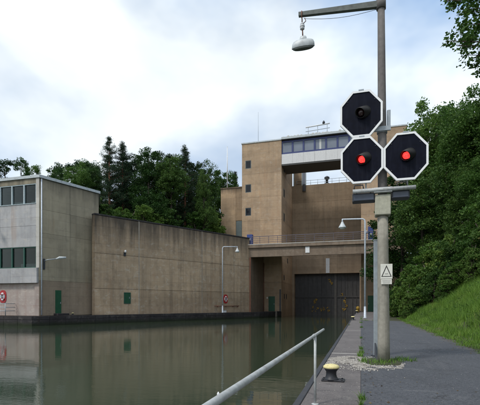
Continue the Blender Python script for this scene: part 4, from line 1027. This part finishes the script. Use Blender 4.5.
def scatter(nst, fn, smin, smax):
    base = np.array([(1, 0, 0), (-1, 0, 0), (0, 1, 0), (0, -1, 0), (0, 0, 1), (0, 0, -1)], float)
    tri = np.array([(0, 2, 4), (2, 1, 4), (1, 3, 4), (3, 0, 4), (2, 0, 5), (1, 2, 5), (3, 1, 5), (0, 3, 5)])
    V = []; F = []
    for i in range(nst):
        x, y = fn(); s = RNG.uniform(smin, smax)
        b = base * s * RNG.uniform(0.5, 1.3, (6, 1)); a = RNG.uniform(0, 6.28)
        r = np.array([[math.cos(a), -math.sin(a), 0], [math.sin(a), math.cos(a), 0], [0, 0, 0.6]])
        V.append(b @ r.T + np.array([x, y, 0.008])); F.append(tri + 6 * i)
    return np.concatenate(V), np.concatenate(F)
def f1():
    while True:
        a = RNG.uniform(0, 6.28); q_ = RNG.uniform() ** 0.6
        x, y = 0.05 + 1.10 * q_ * math.cos(a), 11.9 + 1.5 * q_ * math.sin(a)
        if x > -0.93 and (x - PX) ** 2 + (y - PY) ** 2 > 0.04 and math.sin(x * 5.1 + 2) * math.sin(y * 3.7) + 0.6 * math.sin(x * 11 + y * 7) > RNG.uniform(-1.1, 0.5): return x, y
def f2():
    if RNG.uniform() < 0.6: return RNG.uniform(-0.93, 0.05), RNG.uniform(5.5, 16)
    return RNG.uniform(0, 3.8), RNG.uniform(5.5, 20)
V1, F1 = scatter(1700, f1, 0.005, 0.024); V2, F2 = scatter(420, f2, 0.004, 0.013)
me = np_mesh('gravel', np.concatenate([V1, V2]), np.concatenate([F1, F2 + len(V1)]), 'stone_chip')
ob = bpy.data.objects.new('gravel', me); COL.objects.link(ob); tag(ob, 'pale stone chips strewn round the mast foot', kind='stuff')

def blades(pos, hmin, hmax, wmin, wmax, lean):
    """pos: n x 3 roots -> curved blades of two quads and a tip"""
    n = len(pos)
    a = RNG.uniform(0, 2 * math.pi, n); h = RNG.uniform(hmin, hmax, n); w = RNG.uniform(wmin, wmax, n)
    side = np.stack([np.cos(a), np.sin(a), np.zeros(n)], 1); fw = np.stack([-np.sin(a), np.cos(a), np.zeros(n)], 1)
    ln = RNG.uniform(0.1, lean, n)[:, None] * h[:, None]
    up = np.array([0, 0, 1.0])
    p0, p1 = pos - side * w[:, None] / 2, pos + side * w[:, None] / 2
    mid = pos + up * (h * 0.55)[:, None] + fw * ln * 0.35
    m0, m1 = mid - side * w[:, None] * 0.38, mid + side * w[:, None] * 0.38
    tip = pos + up * h[:, None] * 0.95 + fw * ln
    V = np.stack([p0, p1, m1, m0, tip], 1).reshape(-1, 3)
    o = np.arange(n)[:, None] * 5
    F = np.concatenate([o + np.array([[0, 1, 2]]), o + np.array([[0, 2, 3]]), o + np.array([[3, 2, 4]])])
    return V, F
# bank of long grass
N = 170000
pos = []
cl = RNG.uniform(0, 1, (900, 2)); 
yy = 7 + 46 * RNG.uniform(0, 1, N) ** 1.25; tt = RNG.uniform(0, 1, N) ** 1.1 * 9.0
for y, q_ in zip(yy, tt):
    x = edge_x(y) + q_ - 0.14 + 0.10 * math.sin(y * 9) + 0.10 * math.sin(y * 2.3 + 1)
    if y > 43 and x < 4.0: continue
    pos.append((x, y, terrain_z(x, y) - 0.01))
pos = np.array(pos)
dist = pos[:, 0] - 3.9
clump = 0.5 + 0.5 * np.sin(pos[:, 0] * 2.1 + 1.7 * np.sin(pos[:, 1] * 0.9)) * np.sin(pos[:, 1] * 1.6 + pos[:, 0])
Vs = []; Fs = []; o = 0
for lo, hi, hm, hM in ((-1, 0.5, 0.05, 0.18), (0.5, 1.4, 0.12, 0.42), (1.4, 99, 0.18, 0.75)):
    s_ = pos[(dist >= lo) & (dist < hi) & (clump > RNG.uniform(-0.35, 0.85, len(pos)))]
    V, F = blades(s_, hm, hM, 0.008, 0.024, 1.0); Vs.append(V); Fs.append(F + o); o += len(V)
me = np_mesh('grass', np.concatenate(Vs), np.concatenate(Fs), 'grass_blade')
ob = bpy.data.objects.new('grass', me); COL.objects.link(ob); tag(ob, 'long green grass on the bank beside the path', kind='stuff')
# weeds in the joints
spots = [(0.35, 11.85, 0.30, 90), (0.62, 11.9, 0.25, 80), (0.05, 12.2, 0.22, 70), (-0.02, 13.4, 0.16, 70), (0.02, 14.3, 0.15, 60), (0.0, 15.6, 0.12, 40), (1.08, 12.7, 0.22, 90), (1.35, 12.65, 0.16, 50), (0.95, 12.3, 0.14, 30),
         (0.02, 7.3, 0.10, 40), (0.0, 6.9, 0.07, 25), (0.01, 20.5, 0.12, 40), (0.02, 30.0, 0.2, 60), (0.0, 38.0, 0.25, 80), (0.3, 43.4, 0.4, 120), (1.6, 43.5, 0.5, 160), (0.05, 48.0, 0.25, 60), (0.15, 54.0, 0.3, 60), (-0.9, 33.0, 0.1, 20)]
P_ = []
for (x, y, r_, k) in spots:
    a = RNG.uniform(0, 6.28, k); q_ = np.sqrt(RNG.uniform(0, 1, k)) * r_
    P_.append(np.stack([x + q_ * np.cos(a) * (0.55 if abs(x) < 0.1 else 1.2), y + q_ * np.sin(a) * 1.3, np.full(k, 0.0)], 1))
V, F = blades(np.concatenate(P_), 0.04, 0.17, 0.008, 0.02, 1.3)
me = np_mesh('weeds', V, F, 'grass_blade')
ob = bpy.data.objects.new('weeds', me); COL.objects.link(ob); tag(ob, 'tufts of weeds growing in the quay joints', kind='stuff')

# ------------------------------------------------------------------ trees
def leaf_quads(c, size, flat=0.0, slim=0.55):
    """rhombic leaves (two triangles, folded) at points c"""
    n = len(c)
    d = RNG.normal(size=(n, 3)); d /= np.linalg.norm(d, axis=1)[:, None] + 1e-9
    e = RNG.normal(size=(n, 3)); e[:, 2] *= (1 - flat); e -= d * (e * d).sum(1)[:, None]; e /= np.linalg.norm(e, axis=1)[:, None] + 1e-9
    if flat > 0:
        d[:, 2] *= (1 - flat); d /= np.linalg.norm(d, axis=1)[:, None] + 1e-9
        e -= d * (e * d).sum(1)[:, None]; e /= np.linalg.norm(e, axis=1)[:, None] + 1e-9
    s = RNG.uniform(size * 0.65, size * 1.3, n)[:, None]
    nn = np.cross(d, e)
    a, b = c - d * s * 0.5, c + d * s * 0.5
    l, r = c + e * s * slim * 0.5 + nn * s * 0.12, c - e * s * slim * 0.5 + nn * s * 0.12
    V = np.stack([a, r, b, l], 1).reshape(-1, 3); o = np.arange(n)[:, None] * 4
    F = np.concatenate([o + np.array([[0, 1, 2]]), o + np.array([[0, 2, 3]])])
    return V, F
def make_tree_mesh(H, Rc, base, nclump, per, size, wood, leaf, seed, flat=0.3, trunk_r=0.28, lobes=5):
    global RNG
    RNG = np.random.default_rng(seed); rd = random.Random(seed)
    lob = []
    for k in range(lobes):
        a = 2 * math.pi * k / lobes + rd.uniform(-0.5, 0.5)
        zz = base + (H - base) * rd.uniform(0.2, 0.75)
        rr = Rc * rd.uniform(0.35, 0.6) * (1.0 - 0.45 * (zz - base) / (H - base))
        lob.append((rr * math.cos(a), rr * math.sin(a), zz, Rc * rd.uniform(0.42, 0.62)))
    lob.append((rd.uniform(-0.1, 0.1) * Rc, rd.uniform(-0.1, 0.1) * Rc, H - Rc * 0.5, Rc * 0.5))
    lob.append((0, 0, base + (H - base) * 0.5, Rc * 0.68))
    cl = []
    for i in range(nclump):
        L = lob[rd.randrange(len(lob))]
        v = RNG.normal(size=3); v /= np.linalg.norm(v)
        q_ = rd.uniform(0.55, 1.05)
        z = L[2] + v[2] * L[3] * q_ * 1.15
        if z < base * 0.9: z = base + rd.uniform(0, 0.12) * H
        cl.append((L[0] + v[0] * L[3] * q_, L[1] + v[1] * L[3] * q_, z, Rc * rd.uniform(0.11, 0.24)))
    pts = []
    for (x, y, z, r_) in cl:
        k = int(per * rd.uniform(0.6, 1.4))
        v = RNG.normal(size=(k, 3)); v /= np.linalg.norm(v, axis=1)[:, None]
        v *= (RNG.uniform(0.1, 1, k) ** 0.5)[:, None] * r_
        v[:, 2] *= 0.75
        pts.append(v + np.array([x, y, z]))
    V, F = leaf_quads(np.concatenate(pts), size, flat)
    crown = np_mesh('crown', V, F, leaf)
    m = MB()
    tp = [(0, 0, -0.6), (rd.uniform(-.1, .1), rd.uniform(-.1, .1), H * 0.25), (rd.uniform(-.3, .3), rd.uniform(-.3, .3), H * 0.55), (rd.uniform(-.3, .3), rd.uniform(-.3, .3), H * 0.9)]
    m.tube(tp, [trunk_r * 1.25, trunk_r, trunk_r * 0.6, 0.04], 9)
    for L in lob + [(c[0], c[1], c[2], 0) for c in cl[::max(1, len(cl) // 14)]]:
        z0 = max(base * 0.75, L[2] - 0.6 * math.hypot(L[0], L[1]) - 0.5); z0 = min(z0, H * 0.8)
        q_ = z0 / H
        r0 = max(0.05, trunk_r * (1 - q_) * 0.5)
        m.tube([(tp[1][0] * 0.5, tp[1][1] * 0.5, z0), (L[0] * 0.5, L[1] * 0.5, z0 + (L[2] - z0) * 0.45), (L[0], L[1], L[2])], [r0, r0 * 0.65, 0.025], 6)
    me = bpy.data.meshes.new('trunk'); me.from_pydata([tuple(v) for v in m.v], [], m.f); me.polygons.foreach_set('use_smooth', [True] * len(m.f)); me.materials.append(MATS[wood]); me.update()
    return me, crown
def make_pine_mesh(H, base, Rmax, seed, wood='bark_pine', whorls=30, spruce=False):
    global RNG
    RNG = np.random.default_rng(seed); rd = random.Random(seed)
    m = MB(); m.tube([(0, 0, -0.6), (0.08, 0, H * 0.4), (-0.05, 0.05, H * 0.8), (0, 0, H)], [0.32, 0.24, 0.12, 0.02], 9)
    pts = []
    for i in range(whorls):
        q_ = i / (whorls - 1); z = base + (H - base) * q_ ** 0.9
        L0 = Rmax * ((1 - q_) ** 0.85 * 0.92 + 0.07) * rd.uniform(0.7, 1.15) * (0.55 + 0.45 * min(1, q_ * 5) if not spruce else 1.0)
        for k in range(rd.randint(3, 6)):
            if rd.random() < 0.12: continue
            a = rd.uniform(0, 6.28); L = L0 * rd.uniform(0.55, 1.15)
            dz = L * (rd.uniform(0.05, 0.55) if not spruce else rd.uniform(-0.35, 0.0))
            e = Vector((L * math.cos(a), L * math.sin(a), z + dz))
            m.tube([(0, 0, z), (e.x * 0.5, e.y * 0.5, z + dz * 0.35), tuple(e)], [0.06, 0.04, 0.012], 5)
            nt = max(3, int(L / 0.33))
            for j in range(nt):
                s_ = (j + 1) / nt
                if s_ < 0.25: continue
                spread = 0.28 * L * s_ * (0.5 + 0.5 * rd.random())
                for _ in range(2):
                    c = np.array([e.x * s_ + rd.gauss(0, spread * 0.5), e.y * s_ + rd.gauss(0, spread * 0.5), z + dz * s_ ** 1.5 + rd.gauss(0.05, 0.12)])
                    k2 = rd.randint(14, 26)
                    v = RNG.normal(size=(k2, 3)) * np.array([0.26, 0.26, 0.15])
                    pts.append(v + c)
    V, F = leaf_quads(np.concatenate(pts), 0.30, 0.1, 0.28)
    crown = np_mesh('crown', V, F, 'needle')
    me = bpy.data.meshes.new('trunk'); me.from_pydata([tuple(v) for v in m.v], [], m.f); me.polygons.foreach_set('use_smooth', [True] * len(m.f)); me.materials.append(MATS[wood]); me.update()
    return me, crown
def plant(name, meshes, loc, s, rz, label, cat, group):
    t = thing(name, label, cat, loc, group)
    t.rotation_euler = (0, 0, rz)
    t.scale = s if isinstance(s, tuple) else (s, s, s)
    for nm, me in zip(('trunk', 'crown'), meshes):
        o = bpy.data.objects.new(nm, me); COL.objects.link(o); o.parent = t
    return t
TD = [make_tree_mesh(20, 5.6, 3.0, 200, 95, 0.34, 'bark', 'leaf', 21),
      make_tree_mesh(20, 5.2, 2.5, 210, 95, 0.34, 'bark', 'leaf_dark', 22),
      make_tree_mesh(20, 6.0, 3.5, 200, 95, 0.34, 'bark', 'leaf_light', 23),
      make_tree_mesh(20, 5.0, 4.0, 180, 95, 0.33, 'bark', 'leaf', 24)]
TB = make_tree_mesh(20, 3.4, 5.0, 110, 60, 0.30, 'bark_birch', 'leaf_light', 25, 0.2, 0.16, 4)
TP = [make_pine_mesh(22, 5.0, 5.2, 31, whorls=26), make_pine_mesh(22, 4.0, 4.8, 32, whorls=26), make_pine_mesh(20, 2.0, 3.8, 33, 'bark', 30, True)]
SH = [make_tree_mesh(4, 2.2, 0.25, 64, 95, 0.20, 'bark', 'leaf_light', 41, 0.3, 0.07, 5),
      make_tree_mesh(4, 2.0, 0.2, 64, 95, 0.21, 'bark', 'leaf_weed', 42, 0.3, 0.07, 5),
      make_tree_mesh(4, 2.3, 0.2, 64, 95, 0.19, 'bark', 'leaf', 43, 0.3, 0.07, 5)]
CS, SN = 0.96038, 0.27868
def from_view(u, d): k = (u - 240) / 417.0; return d * (k * CS - SN), d * (k * SN + CS)
def top_z(v, d): return 1.6 + (304.5 - v) / 417.0 * d
# (column in the row, distance, top, kind, width factor, label)
GL = 'trees on the plateau behind the long wall'
left_trees = [
 (6, 92, 156, 'D1', 1.15, 'rounded dark tree rising over the roof at the left edge'),
 (21, 98, 157, 'B', 0.95, 'slender thin-crowned tree seen over the left building roof'),
 (33, 104, 163, 'B', 1.1, 'low thin-crowned tree just right of the slender one over the left roof'),
 (59, 92, 166, 'D0', 0.85, 'low bushy green tree above the left building, farthest left of its row'),
 (76, 88, 163, 'D2', 0.9, 'light green bushy tree above the corner of the left building roof'),
 (92, 96, 158, 'D3', 0.8, 'green tree rising where the left building meets the long wall'),
 (109.5, 84, 138, 'P0', 1.0, 'tallest pine with bare reddish trunk behind the long wall'),
 (122.5, 87, 142, 'P1', 1.0, 'second tall pine with bare trunk right of the tallest pine'),
 (98, 100, 166, 'P2', 0.9, 'dark conifer left of the two tall pines'),
 (136, 95, 155, 'D1', 0.95, 'dark tree filling the gap right of the two tall pines'),
 (148, 86, 147, 'D0', 1.0, 'broad green tree in the middle of the row behind the wall'),
 (160, 92, 148, 'D1', 1.0, 'dark broad tree right of the middle of the row'),
 (171, 86, 152, 'D3', 0.9, 'green tree with pointed top left of the dark pine'),
 (185, 90, 146, 'P1', 0.95, 'dark pine standing among the leafy trees near the tower'),
 (197, 98, 158, 'D1', 0.8, 'thin topped tree just right of the dark pine near the tower'),
 (204, 88, 170, 'D0', 0.66, 'green tree in front of the others near the annex'),
 (212, 110, 163, 'D0', 0.9, 'taller green tree behind the front one near the annex'),
 (225, 122, 167, 'D3', 0.85, 'green tree whose top shows beside the flagpole'),
 (68, 102, 160, 'D1', 1.0, 'dark tree behind the light bushy tree above the left roof'),
 (86, 106, 158, 'D1', 1.0, 'dark tree behind the end of the left building'),
 (118, 104, 160, 'D1', 1.1, 'dark crown filling in behind the two tall pines'),
 (141, 108, 152, 'D1', 1.0, 'dark crown behind the broad green middle tree'),
 (178, 106, 155, 'D1', 1.1, 'dark crown behind the pine near the tower'),
 (200, 104, 166, 'D1', 0.9, 'dark crown behind the front green tree near the annex'),
 (235, 124, 172, 'P2', 0.7, 'dark conifer tip just above the annex roof'),
]
for i, (u, d, v, kd, wf, lb) in enumerate(left_trees):
    x, y = from_view(u, d); H = top_z(v, d) - 14.8
    ms = TB if kd == 'B' else (TP if kd[0] == 'P' else TD)[int(kd[1])]
    H0 = 20.0 if kd in ('B', 'P2') or kd[0] == 'D' else 22.0
    s_ = H / H0 * 0.985
    nm = {'D': 'leafy_tree', 'B': 'birch_tree', 'P': 'pine_tree'}[kd[0]]
    plant(nm, ms, (x, y, 14.8), (s_ * wf, s_ * wf, s_), i * 1.37, lb, 'tree', GL)
for i, (u, d, v, k) in enumerate([(132, 78, 208, 1), (146, 80, 205, 0), (104, 76, 205, 2), (168, 84, 209, 2), (196, 88, 212, 0), (206, 92, 205, 1), (82, 80, 186, 0), (66, 78, 184, 1), (118, 80, 207, 0), (212, 104, 212, 2), (156, 82, 210, 1)]):
    x, y = from_view(u, d); H = top_z(v, d) - 14.8
    s_ = max(0.5, H / 4.0)
    lbs = ['pale low bush under the tall pines on the wall top', 'green bush just right of the pines above the wall', 'dark bush left of the pine trunks above the wall', 'dark low bush above the wall beneath the broad dark tree', 'green low bush above the wall below the dark pine',
           'light bush above the wall close to the front green tree', 'green bush over the left building roof edge', 'light bush over the middle of the left building roof', 'green bush between the two pine trunks', 'dark bush above the wall close to the annex', 'light bush above the wall below the broad dark tree']
    plant('shrub', SH[k], (x, y, 14.8), (s_ * 0.9 + 0.3, s_ * 0.9 + 0.3, s_), i * 2.1, lbs[i], 'bush', 'bushes along the top of the long wall')

# trees on the right bank
GR = 'trees on the bank right of the path'
right_trees = [
 (428, 74, 116, 0, 0.80, 'leafy tree at the far end of the path, nearest the lock'),
 (436, 62, 103, 2, 0.74, 'leafy tree whose top shows just right of the right octagon'),
 (402, 66, 172, 0, 0.95, 'low tree partly behind the mast and signals'),
 (456, 57, 103, 2, 0.80, 'broad leafy tree in the middle of the right bank wood'),
 (446, 70, 108, 1, 0.9, 'dark tree behind the middle of the right bank wood'),
 (473, 52, 96, 2, 0.80, 'leafy tree near the right frame edge above the bank'),
 (492, 50, 92, 3, 0.9, 'tall tree touching the right frame edge'),
 (508, 46, 95, 0, 0.85, 'tree standing half beyond the right frame edge'),
 (424, 56, 178, 0, 1.0, 'low tree below the right octagon'),
 (446, 53, 160, 3, 0.9, 'low tree behind the shrubs in the middle of the bank'),
 (468, 49, 165, 0, 0.9, 'low leafy tree behind the shrubs above the grass'),
 (490, 45, 160, 2, 0.9, 'low tree at the right frame edge above the grass'),
]
for i, (u, d, v, k, wf, lb) in enumerate(right_trees):
    x, y = from_view(u, d); zt = top_z(v, d)
    z0 = terrain_z(x, y) - 0.2; s_ = (zt - z0) / 20.0
    plant('leafy_tree', TD[k], (x, y, z0), (max(0.72, s_) * wf, max(0.72, s_) * wf, s_), i * 1.9 + 0.4, lb, 'tree', GR)
line = [(4.7, 46.6), (5.7, 45.8), (6.7, 45.2), (7.7, 44.2), (8.6, 43.0), (9.6, 41.8), (10.5, 40.2)]
ordw = ['first', 'second', 'third', 'fourth', 'fifth', 'sixth', 'seventh', 'eighth']
shr = []
for i, (x, y) in enumerate(line):
    shr.append((x - 0.2 + 0.4 * math.sin(i * 3.1), y - 0.5 + 0.5 * math.sin(i * 1.7), 0.36 + 0.16 * math.sin(i * 2.7), 'knee-high fringe row at the grass edge', i))
    shr.append((x + 0.3, y + 0.6, 0.72 + 0.2 * math.sin(i * 2.1) ** 2, 'front row of the bank thicket', i))
    shr.append((x + 1.0 + 0.3 * math.sin(i), y + 2.6, 1.05 + 0.25 * math.sin(i * 1.3), 'middle row of the bank thicket', i))
    shr.append((x + 1.6 + 0.3 * math.sin(i), y + 5.4, 1.45 + 0.25 * math.sin(i * 2.3), 'tall rear row of the bank thicket', i))
for i in range(8): shr.append((4.9 + 0.5 * math.sin(i * 2.0), 49 + 4.4 * i, 1.0 + 0.3 * math.sin(i * 1.4), 'row running from the path end to the lock', i))
for i, (x, y, s_, rw, k) in enumerate(shr):
    z0 = terrain_z(x, y) - 0.1
    side_ = 'nearest' if 'lock' in rw else 'from the left'
    lb = ('%s nearest shrub in the %s' if 'lock' in rw else '%s shrub from the left in the %s') % (ordw[k], rw)
    plant('shrub', SH[(1, 1, 0, 1, 2)[i % 5]], (x, y, z0), (s_, s_, s_ * (1.0 + 0.15 * math.sin(i))), i * 2.4, lb, 'bush', 'shrubs of the thicket on the right bank')

# dead leaves and litter along the path edges
RNG = np.random.default_rng(9)
lp_ = []
for i in range(900):
    y = 7 + 34 * RNG.uniform() ** 1.4; q_ = RNG.uniform()
    x = edge_x(y) - abs(RNG.normal()) * 0.22 if q_ < 0.72 else (0.02 + abs(RNG.normal()) * 0.15 if q_ < 0.9 else RNG.uniform(-0.9, 3.7))
    lp_.append((x, y, 0.014))
V, F = leaf_quads(np.array(lp_), 0.05, 0.93, 0.6)
V[:, 2] = np.maximum(V[:, 2], 0.007)
me = np_mesh('leaf_litter', V, F, 'dead_leaf')
ob = bpy.data.objects.new('leaf_litter', me); COL.objects.link(ob); tag(ob, 'dead leaves scattered along the path edges', kind='stuff')

# nettles and other broad-leaved weeds among the grass
RNG = np.random.default_rng(5)
cp = []
for i in range(520):
    y = 9 + 34 * RNG.uniform(); tq = 0.5 + 7.5 * RNG.uniform() ** 0.8
    if math.sin(y * 0.8 + tq) * math.sin(tq * 1.7 - y * 0.35) < RNG.uniform(-0.6, 0.9): continue
    x = edge_x(y) + tq; hh = RNG.uniform(0.2, 0.75) * min(1, 0.35 + tq / 3)
    k = int(50 * hh + 12)
    q_ = RNG.normal(size=(k, 3)) * np.array([0.13, 0.13, 0.0]); q_[:, 2] = RNG.uniform(0.05, 1, k) * hh
    cp.append(q_ + np.array([x, y, terrain_z(x, y)]))
V, F = leaf_quads(np.concatenate(cp), 0.11, 0.5, 0.5)
me = np_mesh('bank_weeds', V, F, 'leaf_weed')
ob = bpy.data.objects.new('bank_weeds', me); COL.objects.link(ob); tag(ob, 'broad leaved weeds scattered through the bank grass', kind='stuff')

# near tree leaning in at the upper right
RNG = np.random.default_rng(77); rd = random.Random(77)
nt = thing('leafy_tree', 'near tree whose leafy branch hangs into the upper right corner', 'tree', (7.6, 13.2, terrain_z(7.6, 13.2) - 0.2))
m = MB(); bx, by, bz = nt.location
m.tube([(bx, by, bz - 0.5), (bx + 0.05, by, bz + 3), (bx - 0.2, by, bz + 6.5), (bx - 0.1, by, bz + 10)], [0.3, 0.25, 0.19, 0.08], 12)
tips = []
def nview(u, v, d): x, y = from_view(u, d); return np.array([x, y, top_z(v, d)])
limbs = [(nview(446, 1, 12.6), 1.0), (nview(458, 10, 12.9), 1.0), (nview(462, 24, 12.4), 0.8), (nview(447, 41, 12.3), 0.7), (nview(457, 46, 12.7), 1.0), (nview(468, 55, 12.5), 0.9), (nview(477, 62, 12.8), 0.9), (nview(476, 30, 13.2), 1.2),
         (nview(482, 8, 12.8), 1.3), (nview(468, -6, 13.0), 1.3), (nview(488, 45, 13.0), 1.4), (nview(470, 40, 13.3), 1.0), (nview(452, -14, 13.0), 1.2), (nview(500, 20, 13.4), 1.8), (nview(500, -20, 13.2), 1.8), (nview(480, -40, 13.4), 1.8), (nview(510, 60, 13.4), 1.5), (nview(530, 0, 13.4), 2.2), (nview(540, 50, 13.0), 2.0), (nview(520, -60, 13.5), 2.4), (nview(560, -30, 14.0), 2.5), (nview(484, 18, 12.3), 1.2), (nview(466, 12, 12.5), 0.8)]
cpts = []
for tip, wt_ in limbs:
    root = np.array([bx - 0.15, by, min(bz + 9.0, max(bz + 4.5, tip[2] - 2.0))])
    mid = root * 0.45 + tip * 0.55 + np.array([0, 0, 0.35])
    m.tube([tuple(root), tuple(mid), tuple(tip)], [0.06, 0.03, 0.008], 6)
    for s_ in np.linspace(0.45, 1.0, 8):
        c = mid + (tip - mid) * ((s_ - 0.45) / 0.55)
        for _ in range(int(4 * wt_ + 0.5)):
            o_ = RNG.normal(size=3) * np.array([0.17, 0.3, 0.12]) * wt_
            k = rd.randint(9, 16)
            cpts.append(c + o_ + RNG.normal(size=(k, 3)) * np.array([0.085, 0.085, 0.05]))
            m.tube([tuple(c), tuple(c + o_)], [0.008, 0.004], 4)
m.build('trunk', 'bark', nt) if False else None
o0 = Vector(nt.location)
me = bpy.data.meshes.new('trunk'); me.from_pydata([tuple(v - o0) for v in m.v], [], m.f); me.polygons.foreach_set('use_smooth', [True] * len(m.f)); me.materials.append(MATS['bark']); me.update()
ob = bpy.data.objects.new('trunk', me); COL.objects.link(ob); ob.parent = nt
extra = RNG.normal(size=(5200, 3)) * np.array([1.5, 2.0, 1.7]) + np.array([bx + 1.0, by, bz + 10.5])
V, F = leaf_quads(np.concatenate(cpts), 0.125, 0.45, 0.62)
V2, F2 = leaf_quads(extra, 0.16, 0.4, 0.6)
me = np_mesh('crown', np.concatenate([V, V2]) - np.array(o0), np.concatenate([F, F2 + len(V)]), 'leaf_light')
ob = bpy.data.objects.new('crown', me); COL.objects.link(ob); ob.parent = nt
